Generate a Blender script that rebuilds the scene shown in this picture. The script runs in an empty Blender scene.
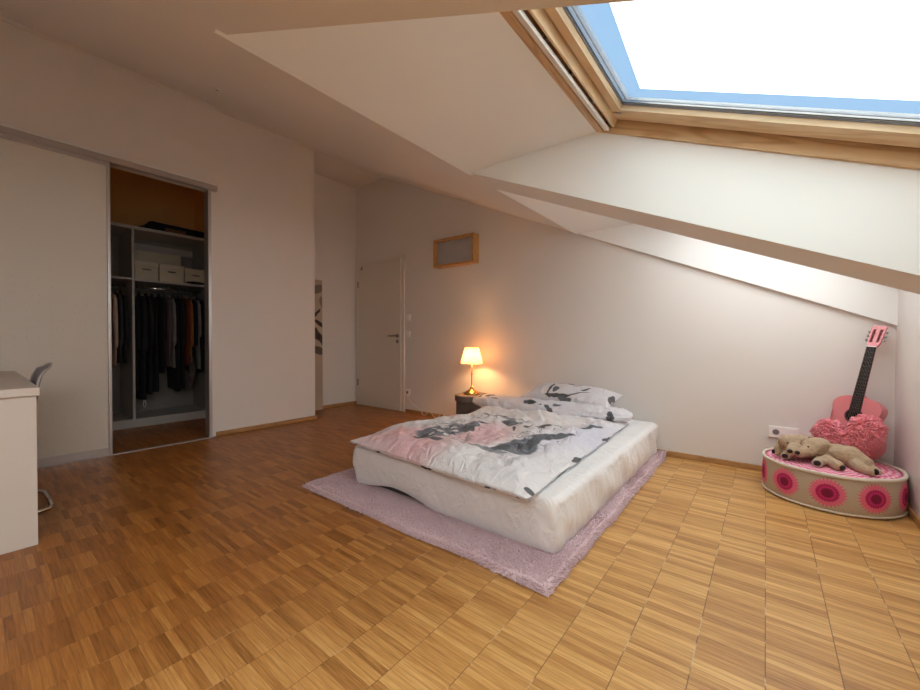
import bpy, bmesh, math, random
from mathutils import Vector, Matrix, noise
random.seed(7)
S = bpy.context.scene
COL = S.collection
V = Vector

# ---------------------------------------------------------------- camera, world, exposure
H = 0.95
def make_camera():
    yaw, pitch, roll, f = .66642, -.013765, .002353, 388.62
    fw = V((-math.sin(yaw), math.cos(yaw), 0)); r = V((math.cos(yaw), math.sin(yaw), 0)); u = V((0, 0, 1))
    f2 = fw*math.cos(pitch) + u*math.sin(pitch); u2 = u*math.cos(pitch) - fw*math.sin(pitch)
    r2 = r*math.cos(roll) + u2*math.sin(roll); u3 = u2*math.cos(roll) - r*math.sin(roll)
    cam = bpy.data.cameras.new('camera'); o = bpy.data.objects.new('camera', cam); COL.objects.link(o)
    cam.sensor_width = 36; cam.lens = 36*f/920; cam.clip_start = .02
    M = Matrix((r2, u3, -f2)).transposed().to_4x4(); M.translation = (0, 0, H)
    o.matrix_world = M; S.camera = o
make_camera()
S.view_settings.view_transform = 'Standard'; S.view_settings.look = 'None'
S.view_settings.gamma = 1; S.view_settings.use_curve_mapping = False
S.view_settings.exposure = 0.90
S.cycles.max_bounces = 10; S.cycles.diffuse_bounces = 7; S.cycles.glossy_bounces = 4; S.cycles.transparent_max_bounces = 10
S.cycles.sample_clamp_indirect = 6
W = bpy.data.worlds.new('sky'); S.world = W; W.use_nodes = True
W.node_tree.nodes['Background'].inputs[0].default_value = (.36, .58, .86, 1)
W.node_tree.nodes['Background'].inputs[1].default_value = 0.62
BLIND1, BLIND2, BLIND_FILL = 3.0, 2.7, 5.8       # blind emission in place of daylight; the last is added behind the camera
LAMP_W = 10.0

# ---------------------------------------------------------------- materials
class NT:
    def __init__(s, name):
        s.m = bpy.data.materials.new(name); s.m.use_nodes = True
        s.t = s.m.node_tree; s.n = s.t.nodes; s.l = s.t.links
        s.b = s.n['Principled BSDF']; s.out = s.n['Material Output']
    def node(s, ty, **k):
        x = s.n.new(ty)
        for a, b in k.items(): setattr(x, a, b)
        return x
    def put(s, sock, v):
        if isinstance(v, bpy.types.NodeSocket): s.l.new(v, sock)
        elif v is not None: sock.default_value = v
    def math(s, op, a, b=None, c=None, clamp=False):
        x = s.node('ShaderNodeMath', operation=op, use_clamp=clamp)
        s.put(x.inputs[0], a); s.put(x.inputs[1], b); s.put(x.inputs[2], c)
        return x.outputs[0]
    def coord(s, kind='Object'): return s.node('ShaderNodeTexCoord').outputs[kind]
    def sep(s, v): 
        x = s.node('ShaderNodeSeparateXYZ'); s.l.new(v, x.inputs[0]); return x.outputs
    def comb(s, x, y, z=0.):
        c = s.node('ShaderNodeCombineXYZ'); s.put(c.inputs[0], x); s.put(c.inputs[1], y); s.put(c.inputs[2], z); return c.outputs[0]
    def noise(s, vec, scale, detail=3., rough=.5, dist=0.):
        x = s.node('ShaderNodeTexNoise'); s.put(x.inputs['Vector'], vec); x.inputs['Scale'].default_value = scale
        x.inputs['Detail'].default_value = detail; x.inputs['Roughness'].default_value = rough; x.inputs['Distortion'].default_value = dist
        return x.outputs['Fac']
    def white(s, vec):
        x = s.node('ShaderNodeTexWhiteNoise', noise_dimensions='3D'); s.l.new(vec, x.inputs['Vector']); return x.outputs['Value']
    def mapping(s, vec, scale=(1, 1, 1), rot=(0, 0, 0)):
        x = s.node('ShaderNodeMapping'); s.l.new(vec, x.inputs[0]); x.inputs['Scale'].default_value = scale; x.inputs['Rotation'].default_value = rot
        return x.outputs[0]
    def mix(s, f, a, b, blend='MIX'):
        x = s.node('ShaderNodeMix', data_type='RGBA', blend_type=blend)
        s.put(x.inputs['Factor'], f)
        s.put(x.inputs['A'], (*a, 1) if isinstance(a, tuple) else a); s.put(x.inputs['B'], (*b, 1) if isinstance(b, tuple) else b)
        return x.outputs['Result']
    def ramp(s, f, stops, interp='LINEAR'):
        x = s.node('ShaderNodeValToRGB'); s.l.new(f, x.inputs[0]); x.color_ramp.interpolation = interp
        e = x.color_ramp.elements
        while len(e) < len(stops): e.new(.5)
        for i, (p, c) in enumerate(stops): e[i].position = p; e[i].color = (*c, 1)
        return x.outputs['Color']
    def smooth(s, v, lo, hi):
        x = s.node('ShaderNodeMapRange', interpolation_type='SMOOTHSTEP'); s.put(x.inputs[0], v)
        x.inputs[1].default_value = lo; x.inputs[2].default_value = hi; return x.outputs[0]
    def bump(s, h, strength=.3, dist=.01):
        x = s.node('ShaderNodeBump'); x.inputs['Strength'].default_value = strength; x.inputs['Distance'].default_value = dist
        s.l.new(h, x.inputs['Height']); s.l.new(x.outputs[0], s.b.inputs['Normal'])
    def color(s, c): s.put(s.b.inputs['Base Color'], (*c, 1) if isinstance(c, tuple) else c)
    def rough(s, v): s.put(s.b.inputs['Roughness'], v)

def plain(name, c, rough=.5, metal=0., var=.06, scale=30., bump=0., bscale=200.):
    k = NT(name); co = k.coord()
    n = k.noise(co, scale, 2.)
    k.color(k.mix(n, tuple(v*(1-var) for v in c), tuple(min(1, v*(1+var)) for v in c)))
    k.rough(rough); k.b.inputs['Metallic'].default_value = metal
    if bump: k.bump(k.noise(co, bscale, 3.), bump, .003)
    return k.m

def wood(name, a, b, scale=(1, 1, 1), ring=9., rough=.45):
    k = NT(name); co = k.mapping(k.coord(), scale)
    w = k.node('ShaderNodeTexNoise'); k.l.new(co, w.inputs['Vector']); w.inputs['Scale'].default_value = 1.6; w.inputs['Detail'].default_value = 2
    r = k.math('ADD', .5, k.math('MULTIPLY', k.math('SINE', k.math('MULTIPLY', w.outputs['Fac'], ring*6.3)), .5))
    r = k.math('MULTIPLY', r, r)
    f = k.noise(co, 22., 4.)
    g = k.math('ADD', k.math('MULTIPLY', r, .75), k.math('MULTIPLY', f, .35), clamp=True)
    k.color(k.mix(g, a, b)); k.rough(rough); k.bump(f, .05, .002)
    return k.m

M = {}
M['wall'] = plain('wall_paint', (.80, .765, .735), .9, var=.015, scale=3, bump=.25, bscale=260)
M['ceil'] = plain('ceiling_paint', (.78, .745, .71), .9, var=.015, scale=3, bump=.2, bscale=260)
M['reveal'] = plain('reveal_paint', (.89, .895, .885), .9, var=.01, scale=3, bump=.15, bscale=260)
M['ochre'] = plain('ochre_paint', (.95, .54, .18), .9, var=.04, scale=3)
M['door'] = plain('door_lacquer', (.74, .69, .62), .45, var=.02, scale=4)
M['door_frame'] = plain('door_frame_lacquer', (.78, .73, .67), .4, var=.02, scale=4)
M['alu'] = plain('brushed_aluminium', (.56, .53, .52), .38, .75, var=.05, scale=60)
M['chrome'] = plain('chrome', (.75, .73, .70), .15, 1., var=.02)
M['steel'] = plain('satin_steel', (.30, .28, .27), .35, .9)
M['brass'] = plain('aged_brass', (.50, .27, .09), .28, 1., var=.15)
M['plastic'] = plain('white_plastic', (.90, .88, .85), .4, var=.02)
M['plastic_dark'] = plain('dark_plastic_socket_shade', (.22, .20, .19), .5)  # dark plastic parts; on sockets a flat disc coloured for the recess shade
M['desk'] = plain('desk_laminate', (.70, .64, .57), .55, var=.02, scale=5)
M['shell'] = plain('chair_shell_grey', (.19, .17, .22), .35)
M['shell_rim'] = plain('chair_rim_grey', (.50, .48, .47), .35)
M['lam'] = plain('grey_laminate', (.30, .285, .265), .5, var=.03, scale=4)
M['lam_edge'] = plain('pale_laminate_edge', (.55, .53, .50), .4, var=.02)
M['box'] = plain('cream_cardboard', (.66, .60, .47), .8, var=.04, scale=10)
M['black'] = plain('black_cloth', (.012, .012, .014), .9, bump=.3)
M['stool'] = plain('brown_grey_velour', (.13, .105, .098), .95, var=.3, scale=90, bump=.5, bscale=400)
M['stool_lid'] = plain('brown_grey_velour_lid', (.17, .135, .125), .95, var=.3, scale=90, bump=.5, bscale=400)
M['mattress'] = plain('mattress_ticking', (.09, .085, .085), .9)
M['window_wood'] = wood('pine_lacquer', (.74, .52, .29), (.55, .33, .15), (1.1, 9, 9), 6)
M['window_wood_y'] = wood('pine_lacquer_top', (.72, .49, .27), (.53, .31, .14), (9, 1.1, 9), 6)
M['sash_wood'] = wood('pale_pine', (.80, .62, .40), (.66, .45, .25), (1.1, 7, 7), 5)
M['sash_wood_y'] = wood('pale_pine_head', (.80, .62, .40), (.66, .45, .25), (7, 1.1, 7), 5)
M['groove_wood'] = wood('dark_pine', (.42, .22, .10), (.32, .15, .06), (1.1, 7, 7), 5)
M['bar'] = plain('satin_bar', (.86, .85, .85), .4, 0.)
M['frame_wood'] = wood('honey_wood', (.60, .33, .12), (.46, .23, .07), (3, 9, 9), 7)
M['skirting'] = wood('skirting_wood', (.50, .28, .11), (.38, .19, .07), (2, 2, 12), 6)
M['frost'] = plain('frosted_panel', (.46, .45, .47), .35, var=.1, scale=15)

def mat_floor():
    k = NT('mosaic_parquet'); x, y, z = k.sep(k.coord())
    L, Wd = .170, .0225
    cx_ = k.math('DIVIDE', k.math('SUBTRACT', x, .009), L); ci = k.math('FLOOR', cx_); cf = k.math('FRACT', cx_)
    sh = k.white(k.comb(ci, 3.3, 1.7))
    ry = k.math('DIVIDE', k.math('ADD', y, k.math('MULTIPLY', sh, Wd)), Wd); ri = k.math('FLOOR', ry); rf = k.math('FRACT', ry)
    gr = k.math('FLOOR', k.math('DIVIDE', ri, 3.0))
    w1 = k.white(k.comb(ci, ri, 0.3)); w2 = k.white(k.comb(ci, gr, 5.1)); w3 = k.white(k.comb(ci, ri, 9.7))
    gv = k.mapping(k.comb(k.math('ADD', x, k.math('MULTIPLY', w3, 7.)), y, w1), (9, 160, 3))
    grain = k.noise(gv, 1., 4., .6)
    v = k.math('ADD', k.math('MULTIPLY', w1, .40), k.math('MULTIPLY', w2, .13))
    v = k.math('ADD', v, k.math('MULTIPLY', k.math('SUBTRACT', grain, .5), .95))
    v = k.math('ADD', v, .20)
    c = k.ramp(v, [(0, (.24, .10, .028)), (.3, (.48, .235, .065)), (.6, (.67, .38, .125)), (.85, (.80, .51, .20)), (1, (.88, .64, .31))])
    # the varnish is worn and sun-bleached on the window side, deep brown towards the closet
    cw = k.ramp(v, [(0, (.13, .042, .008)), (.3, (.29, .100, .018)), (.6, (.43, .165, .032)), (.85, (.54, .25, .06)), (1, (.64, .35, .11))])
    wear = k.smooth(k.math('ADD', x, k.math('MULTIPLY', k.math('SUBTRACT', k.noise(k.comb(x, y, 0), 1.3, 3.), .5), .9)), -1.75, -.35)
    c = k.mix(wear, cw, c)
    # some white/dark hairline joints
    e = k.math('MINIMUM', cf, k.math('SUBTRACT', 1., cf)); e = k.math('MULTIPLY', e, L)
    jn = k.noise(k.comb(x, y, 0), 9., 3.)
    seam = k.math('SUBTRACT', 1., k.smooth(e, .0006, .0022))
    e2 = k.math('MULTIPLY', k.math('MINIMUM', rf, k.math('SUBTRACT', 1., rf)), Wd)
    seam2 = k.math('MULTIPLY', k.math('SUBTRACT', 1., k.smooth(e2, .0003, .0012)), .5)
    light = k.smooth(jn, .52, .60)
    sc = k.mix(light, (.10, .045, .015), (.62, .48, .30))
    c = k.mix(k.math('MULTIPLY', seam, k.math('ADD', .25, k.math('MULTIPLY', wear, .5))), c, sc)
    c = k.mix(seam2, c, (.14, .06, .02))
    spot = k.noise(k.coord(), 2.2, 3.)
    c = k.mix(k.math('MULTIPLY', k.smooth(spot, .35, .75), .12), c, (.42, .20, .06))
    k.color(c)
    k.rough(k.math('ADD', .30, k.math('MULTIPLY', grain, .18)))
    h = k.math('SUBTRACT', k.math('MULTIPLY', k.math('ADD', grain, w1), .25), k.math('ADD', seam, seam2))
    k.bump(h, .18, .002)
    return k.m
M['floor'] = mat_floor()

def mat_slide():
    k = NT('sliding_door_panel'); x, y, z = k.sep(k.coord())
    def cell(a, s):
        q = k.math('DIVIDE', a, s); return k.math('FLOOR', q), k.math('ABSOLUTE', k.math('SUBTRACT', k.math('FRACT', q), .5))
    yi, yf = cell(y, .062); zi, zf = cell(z, .062)
    d = k.math('SQRT', k.math('ADD', k.math('MULTIPLY', yf, yf), k.math('MULTIPLY', zf, zf)))
    on = k.math('GREATER_THAN', k.white(k.comb(yi, zi, 2.)), .35)
    low = k.math('SUBTRACT', 1., k.smooth(z, 1.35, 1.55))
    m = k.math('MULTIPLY', k.math('MULTIPLY', k.math('LESS_THAN', d, .09), on), low)
    k.color(k.mix(k.math('MULTIPLY', m, .22), (.69, .65, .58), (.45, .40, .34))); k.rough(.5)
    return k.m
M['slide'] = mat_slide()

def emis(name, c, s, speck=True):
    k = NT(name); co = k.coord()
    n = k.noise(co, 260., 2.); n2 = k.noise(k.mapping(co, (2, 1, 2)), 6., 3.)
    f = k.math('ADD', k.math('MULTIPLY', n, .34), k.math('MULTIPLY', n2, .2))
    f = k.math('ADD', f, .73)
    k.color((.7, .7, .66)); k.rough(.9)
    k.b.inputs['Emission Color'].default_value = (*c, 1)
    k.l.new(k.math('MULTIPLY', f, s), k.b.inputs['Emission Strength'])
    return k.m
M['blind1'] = emis('awning_cloth', (.555, .60, .60), BLIND1)
M['blind2'] = emis('unseen_blind_glow', (.79, .80, .81), BLIND2)  # blind out of view, its emission set to lift the room light
M['blind_fill'] = emis('added_fill_cloth_behind', (.78, .79, .82), BLIND_FILL)  # cloth of the added window, glowing to fill in room light

def mat_glass():
    k = NT('window_glass'); k.n.remove(k.b)
    t = k.node('ShaderNodeBsdfTransparent'); t.inputs[0].default_value = (.96, .98, .98, 1)
    g = k.node('ShaderNodeBsdfGlossy'); g.inputs['Roughness'].default_value = .02
    f = k.node('ShaderNodeFresnel'); f.inputs[0].default_value = 1.3
    m = k.node('ShaderNodeMixShader'); gm = k.node('ShaderNodeNewGeometry'); k.l.new(k.math('MULTIPLY', f.outputs[0], k.math('SUBTRACT', 1., gm.outputs['Backfacing'])), m.inputs[0]); k.l.new(t.outputs[0], m.inputs[1]); k.l.new(g.outputs[0], m.inputs[2])
    k.l.new(m.outputs[0], k.out.inputs[0]); return k.m
M['glass'] = mat_glass()

def mat_seal():
    k = NT('milky_seal'); k.n.remove(k.b)
    d = k.node('ShaderNodeBsdfDiffuse'); d.inputs[0].default_value = (.9, .9, .9, 1)
    t = k.node('ShaderNodeBsdfTranslucent'); t.inputs[0].default_value = (.95, .95, .95, 1)
    m = k.node('ShaderNodeMixShader'); m.inputs[0].default_value = .75
    k.l.new(d.outputs[0], m.inputs[1]); k.l.new(t.outputs[0], m.inputs[2]); k.l.new(m.outputs[0], k.out.inputs[0]); return k.m
M['seal'] = mat_seal()

def ell(k, x, y, cx, cy, rx, ry, rot=0., soft=.12):
    c, s = math.cos(rot), math.sin(rot)
    dx = k.math('SUBTRACT', x, cx); dy = k.math('SUBTRACT', y, cy)
    a = k.math('ADD', k.math('MULTIPLY', dx, c/rx), k.math('MULTIPLY', dy, s/rx))
    b = k.math('ADD', k.math('MULTIPLY', dx, -s/ry), k.math('MULTIPLY', dy, c/ry))
    d = k.math('SQRT', k.math('ADD', k.math('MULTIPLY', a, a), k.math('MULTIPLY', b, b)))
    return k.math('SUBTRACT', 1., k.smooth(d, 1-soft, 1+soft))

def warped(k, amt=.05, sc=9.):
    co = k.coord(); x, y, z = k.sep(co)
    n1 = k.noise(co, sc, 2.); n2 = k.noise(k.mapping(co, (1, 1, 1), (.5, .9, 1.3)), sc, 2.)
    x = k.math('ADD', x, k.math('MULTIPLY', k.math('SUBTRACT', n1, .5), amt))
    y = k.math('ADD', y, k.math('MULTIPLY', k.math('SUBTRACT', n2, .5), amt))
    return co, x, y, z

def mat_print(name, washes, strokes, dots=None, base=(.82, .805, .82), amt=.05, rough=.85, lines=None):
    """white cotton with watercolour washes and loose abstract brush strokes"""
    k = NT(name); co, x, y, z = warped(k, amt)
    c = k.mix(k.noise(co, 3., 2.), base, tuple(v*.97 for v in base))
    for (col, f, *e) in washes: c = k.mix(k.math('MULTIPLY', ell(k, x, y, *e, soft=.75), f), c, col)
    for (col, f, *e) in strokes: c = k.mix(k.math('MULTIPLY', ell(k, x, y, *e), f), c, col)
    if lines:   # fine ink contours wandering over the printed area
        ln = k.math('ABSOLUTE', k.math('SUBTRACT', k.noise(k.comb(x, y, 2.), lines[0], 1., .4, .8), .5))
        lm = None
        for e in lines[1:]:
            q = ell(k, x, y, *e, soft=.2); lm = q if lm is None else k.math('MAXIMUM', lm, q)
        c = k.mix(k.math('MULTIPLY', k.math('SUBTRACT', 1., k.smooth(ln, .006, .014)), k.math('MULTIPLY', lm, .85)), c, (.06, .06, .07))
    if dots:
        for e in dots: c = k.mix(ell(k, x, y, *e), c, tuple(v*.95 for v in base))
    k.color(c); k.rough(rough); r1 = k.math('ABSOLUTE', k.math('SUBTRACT', k.noise(k.mapping(co, (1.7, .8, 1), (0, 0, .5)), 8., 3., .5, .8), .5)); k.bump(k.math('ADD', r1, k.math('MULTIPLY', k.noise(co, 30., 3.), .12)), .75, .045)
    return k.m

# ---------------------------------------------------------------- mesh helpers
def link(name, bm, m, parent=None, smooth=False, recalc=True):
    if recalc: bmesh.ops.recalc_face_normals(bm, faces=bm.faces)
    me = bpy.data.meshes.new(name); bm.to_mesh(me); bm.free()
    if isinstance(m, (list, tuple)):
        for q in m: me.materials.append(q)
    else: me.materials.append(m)
    if smooth:
        for p in me.polygons: p.use_smooth = True
    o = bpy.data.objects.new(name, me); COL.objects.link(o)
    if parent: o.parent = parent
    return o
def tag(o, label=None, cat=None, group=None, kind=None):
    if label: o['label'] = label
    if cat: o['category'] = cat
    if group: o['group'] = group
    if kind: o['kind'] = kind
    return o
def empty(name, loc, label=None, cat=None, group=None, kind=None, rz=0):
    o = bpy.data.objects.new(name, None); COL.objects.link(o); o.location = loc; o.rotation_euler = (0, 0, rz)
    o.empty_display_size = .1
    return tag(o, label, cat, group, kind)
def nb(): return bmesh.new()
def box(bm, a, b, bev=0., seg=2, M4=None):
    a, b = V(a), V(b); c = (a+b)/2; d = b-a
    r = bmesh.ops.create_cube(bm, size=1, matrix=Matrix.Translation(c) @ Matrix.Diagonal((abs(d.x), abs(d.y), abs(d.z), 1)))
    vs = r['verts']
    if bev:
        es = list({e for v in vs for e in v.link_edges})
        q = bmesh.ops.bevel(bm, geom=es, offset=bev, segments=seg, affect='EDGES', profile=.6)
        vs = list({v for f in q['faces'] for v in f.verts} | {v for v in vs if v.is_valid})
    if M4 is not None: bmesh.ops.transform(bm, matrix=M4, verts=[v for v in vs if v.is_valid])
    return bm
def prism_xz(bm, poly, y0, y1):
    a = [bm.verts.new((x, y0, z)) for x, z in poly]; b = [bm.verts.new((x, y1, z)) for x, z in poly]
    bm.faces.new(a); bm.faces.new(b[::-1])
    for i in range(len(poly)):
        j = (i+1) % len(poly); bm.faces.new((a[i], b[i], b[j], a[j]))
    return bm
def tube(bm, pts, r, seg=8, closed=False):
    pts = [V(p) for p in pts]; n = len(pts); rings = []
    rr = r if isinstance(r, (list, tuple)) else [r]*n
    up = None
    for i, p in enumerate(pts):
        t = (pts[(i+1) % n] - pts[i-1]) if closed else (pts[min(i+1, n-1)] - pts[max(i-1, 0)])
        t.normalize()
        if up is None:
            up = t.orthogonal().normalized()
        up = (up - t*up.dot(t)).normalized(); s = t.cross(up)
        rings.append([bm.verts.new(p + (up*math.cos(a) + s*math.sin(a))*rr[i]) for a in [2*math.pi*q/seg for q in range(seg)]])
    for i in range(n if closed else n-1):
        A, B = rings[i], rings[(i+1) % n]
        for q in range(seg): bm.faces.new((A[q], A[(q+1) % seg], B[(q+1) % seg], B[q]))
    if not closed:
        bm.faces.new(rings[0][::-1]); bm.faces.new(rings[-1])
    return bm
def lathe(bm, prof, c=(0, 0, 0), seg=32, ripple=0., nr=0, cap=True):
    c = V(c); rings = []
    for r, z in prof:
        ring = []
        for q in range(seg):
            a = 2*math.pi*q/seg; rr = r*(1+ripple*math.cos(nr*a)) if nr else r
            ring.append(bm.verts.new(c + V((rr*math.cos(a), rr*math.sin(a), z))))
        rings.append(ring)
    for A, B in zip(rings, rings[1:]):
        for q in range(seg): bm.faces.new((A[q], A[(q+1) % seg], B[(q+1) % seg], B[q]))
    if cap:
        bm.faces.new(rings[0][::-1]); bm.faces.new(rings[-1])
    return bm
def ellipsoid(bm, c, r, rot=None, seg=16):
    m = Matrix.Translation(V(c)) @ (rot.to_4x4() if rot else Matrix()) @ Matrix.Diagonal((*r, 1))
    bmesh.ops.create_uvsphere(bm, u_segments=seg, v_segments=max(8, seg//2), radius=1, matrix=m)
def capsule(bm, p, q, r0, r1, n=6, k=1.):
    p, q = V(p), V(q); r0 *= k; r1 *= k
    for i in range(n+1):
        t = i/n; r = r0+(r1-r0)*t
        ellipsoid(bm, p.lerp(q, t), (r, r, r), seg=12)
def remeshed(name, bm, m, voxel, parent=None, fuzz=0., smooth_it=4):
    """fuse overlapping lumps into one continuous skin"""
    o = link('tmp', bm, m, recalc=False)
    md = o.modifiers.new('r', 'REMESH'); md.mode = 'VOXEL'; md.voxel_size = voxel
    sm = o.modifiers.new('s', 'SMOOTH'); sm.factor = .6; sm.iterations = smooth_it
    dg = bpy.context.evaluated_depsgraph_get(); dg.update()
    me = bpy.data.meshes.new_from_object(o.evaluated_get(dg)); bpy.data.objects.remove(o)
    if fuzz:
        for v in me.vertices:
            v.co += v.normal * (noise.noise(v.co*90)*fuzz + noise.noise(v.co*28)*fuzz*1.3)
    for p in me.polygons: p.use_smooth = True
    if not me.materials: me.materials.append(m)
    o = bpy.data.objects.new(name, me); COL.objects.link(o)
    if parent: o.parent = parent
    return o

# ---------------------------------------------------------------- room shell
XR, XL, XN, YB, YF = .635, -4.22, -4.76, 3.565, -2.0
TAN = .4435
def zs(x): return 1.047 + TAN*(.625-x)           # sloped ceiling height
XRIDGE, ZFLAT = -4.165, zs(-4.165)
XC0 = -5.90; GABLE = [(XC0-.1, 0), (XR+.12, 0), (XR+.12, zs(XR)+.34), (-.62, zs(-.62)+.34), (-1.0, zs(-1.0)+.10), (XRIDGE, ZFLAT+.06), (XC0-.1, ZFLAT+.06)]                                       # closet back wall
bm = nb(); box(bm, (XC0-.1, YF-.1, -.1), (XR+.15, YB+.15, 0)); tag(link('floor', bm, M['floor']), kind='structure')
bm = nb(); prism_xz(bm, GABLE, YB, YB+.12); tag(link('wall_back', bm, M['wall']), kind='structure')
bm = nb(); box(bm, (XR, YF-.1, 0), (XR+.12, YB, 1.50)); tag(link('wall_right', bm, M['wall']), kind='structure')
bm = nb(); prism_xz(bm, GABLE, YF-.12, YF); tag(link('wall_front', bm, M['wall']), kind='structure')
YO0, YO1, ZO = -.40, 1.475, 2.385                 # closet opening
bm = nb()
box(bm, (XL-.10, YO1, 0), (XL, 2.57, ZFLAT)); box(bm, (XL-.10, YF, 0), (XL, YO0, ZFLAT)); box(bm, (XL-.10, YO0, ZO), (XL, YO1, ZFLAT))
tag(link('wall_left', bm, M['wall']), kind='structure')
bm = nb(); box(bm, (XN-.1, 2.0, 0), (XN, YB, ZFLAT)); box(bm, (XN, 2.47, 0), (XL-.10, 2.57, ZFLAT))
tag(link('wall_niche', bm, M['wall']), kind='structure')
bm = nb(); box(bm, (XC0-.1, YF, 0), (XC0, 2.1, ZFLAT)); box(bm, (XC0, 1.87, 0), (XL-.10, 1.95, ZFLAT)); box(bm, (XC0, -.62, 0), (XL-.10, -.52, ZFLAT))
tag(link('wall_closet', bm, M['ochre']), kind='structure')

OX = -1.39; ZR = zs(OX)
WX0 = -.62; WZ0 = ZR - .006
def zw(x): return WZ0 - TAN*(x-WX0)
OPEN = [(-1.17, .13), (.535, 1.865), (2.215, 3.532)]
bm = nb(); T = .06
def slab(x0, x1, y0, y1): prism_xz(bm, [(x0, zs(x0)), (x1, zs(x1)), (x1, zs(x1)+T), (x0, zs(x0)+T)], y0, y1)
slab(XRIDGE, OX, YF, YB)
ys = [YF] + [v for o in OPEN for v in o] + [YB]
for i in range(0, len(ys), 2): slab(OX, XR, ys[i]+(.001 if i else 0), ys[i+1]-.001)
box(bm, (XC0-.1, YF, ZFLAT), (XRIDGE, YB, ZFLAT+T))
tag(link('ceiling', bm, M['ceil']), kind='structure')
bm = nb()
for y0, y1 in OPEN:
    box(bm, (OX-.02, y0-.03, ZR+.0005), (WX0, y1+.03, ZR+.05))
    poly = [(OX, ZR+.001), (WX0, ZR+.05), (XR, zw(XR)+.08), (XR, zs(XR)+.001)]
    prism_xz(bm, poly, y0-.03, y0); 
    prism_xz(bm, poly, y1, y1+(.03 if y1 < 3.5 else .0325))
tag(link('trim_reveals', bm, M['reveal']), kind='structure')

# baseboards
def baseboard(name, a, b):
    bm = nb(); box(bm, a, b, .003, 1); return tag(link(name, bm, M['skirting']), kind='structure')
baseboard('baseboard_back', (-3.70, YB-.016, 0), (XR, YB, .042))
baseboard('baseboard_right', (XR-.016, YF, 0), (XR, YB-.016, .042))
baseboard('baseboard_left', (XL, YO1+.03, 0), (XL+.016, 2.586, .042))
baseboard('baseboard_left_end', (XN+.016, 2.57, 0), (XL, 2.586, .042))
baseboard('baseboard_niche', (XN, 2.57, 0), (XN+.016, YB, .042))

# ---------------------------------------------------------------- roof windows
ca, sa = math.cos(math.atan(TAN)), math.sin(math.atan(TAN))
def window(n, y0, y1, blind, detail):
    root = empty('window_%d' % n, (WX0, (y0+y1)/2, WZ0), kind='structure')
    MW = Matrix(((ca, 0, sa), (0, 1, 0), (-sa, 0, ca))).to_4x4()
    root.matrix_world = Matrix.Translation((WX0, (y0+y1)/2, WZ0)) @ MW
    hb = (y1-y0)/2; LA = (XR-WX0)/ca
    def ring(bm, i0, i1, w0, w1, only=None, ds=0.):   # boards between inset i0 and i1 (sides inset ds further)
        j0, j1 = i0+ds, i1+ds
        if only != 'x':
            box(bm, (i0, -hb+j0, w0), (i1, hb-j0, w1)); box(bm, (LA-i1, -hb+j0, w0), (LA-i0, hb-j0, w1))
        if only != 'y':
            box(bm, (i1, -hb+j0, w0), (LA-i1, -hb+j1, w1)); box(bm, (i1, hb-j1, w0), (LA-i1, hb-j0, w1))
    def part(name, f, m):
        bm = nb(); f(bm); o = link(name, bm, m, root); return o
    part('frame_side', lambda b: ring(b, -.03, .014, -.004, .058, 'x'), M['window_wood'])
    part('frame_head', lambda b: ring(b, -.03, .014, -.004, .058, 'y'), M['window_wood_y'])
    part('frame_rebate', lambda b: (ring(b, .014, .034, .052, .09), box(b, (.034, -hb+.034, .066), (.074, hb-.034, .09))), M['groove_wood'])
    part('sash_side', lambda b: (box(b, (.034, -hb+.034, .046), (LA-.034, -hb+.130, .076)), box(b, (.034, hb-.130, .046), (LA-.034, hb-.034, .076))), M['sash_wood'])
    part('sash_head', lambda b: (box(b, (.074, -hb+.1305, .0455), (.112, hb-.1305, .076)), box(b, (LA-.112, -hb+.1305, .0455), (LA-.034, hb-.1305, .076))), M['sash_wood_y'])
    part('glazing_gasket', lambda b: ring(b, .1121, .1150, .0665, .0735, ds=.018), M['plastic_dark'])
    part('pane', lambda b: box(b, (.1125, -hb+.1305, .074), (LA-.1125, hb-.1305, .078)), M['glass'])
    part('spacer_line', lambda b: ring(b, .128, .131, .0785, .084, ds=.018), M['alu'])
    part('outer_seal', lambda b: ring(b, .134, .150, .0785, .083, ds=.018), M['seal'])
    part('cladding', lambda b: ring(b, .04, .1125, .079, .092, ds=.018), M['alu'])
    # awning cloth outside the pane, a little askew so that blue sky shows past its edge
    bm = nb(); z = .110
    vs = [(.262, -hb+.1, z), (LA-.12, -hb+.1, z), (LA-.12, .478, z), (.185, .484, z)] if detail else [(.1, -hb+.1, z), (LA-.1, -hb+.1, z), (LA-.1, hb-.1, z), (.1, hb-.1, z)]
    a = [bm.verts.new(v) for v in vs]; b = [bm.verts.new(V(v)+V((0, 0, .003))) for v in vs]
    bm.faces.new(a); bm.faces.new(b[::-1])
    for q in range(4): bm.faces.new((a[q], b[q], b[(q+1) % 4], a[(q+1) % 4]))
    link('awning_blind', bm, blind, root)
    # aluminium control bar along the head with its brackets
    def bar(b):
        box(b, (.020, -hb+.05, -.002), (.044, hb-.018, .011), .003, 2)
    part('control_bar', bar, M['bar'])
    for q in range(6):
        yy = hb-.05-q*.21
        bm = nb(); box(bm, (.030, yy-.006, .014), (.052, yy+.006, .058), .002, 1); link('bar_bracket', bm, M['steel'], root)
    bm = nb(); box(bm, (.054, -hb+.03, .014), (.066, hb-.026, .060), .002, 1); link('vent_flap', bm, M['sash_wood_y'], root)
    bm = nb(); box(bm, (.075, hb-.108, .0405), (.110, hb-.098, .047), .001, 1); link('corner_plate', bm, M['alu'], root)
    return root
window(1, *OPEN[1], M['blind1'], True)
window(2, *OPEN[2], M['blind2'], False)
window(3, *OPEN[0], M['blind_fill'], False)  # added skylight out of view behind the camera, brightens the room

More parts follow.
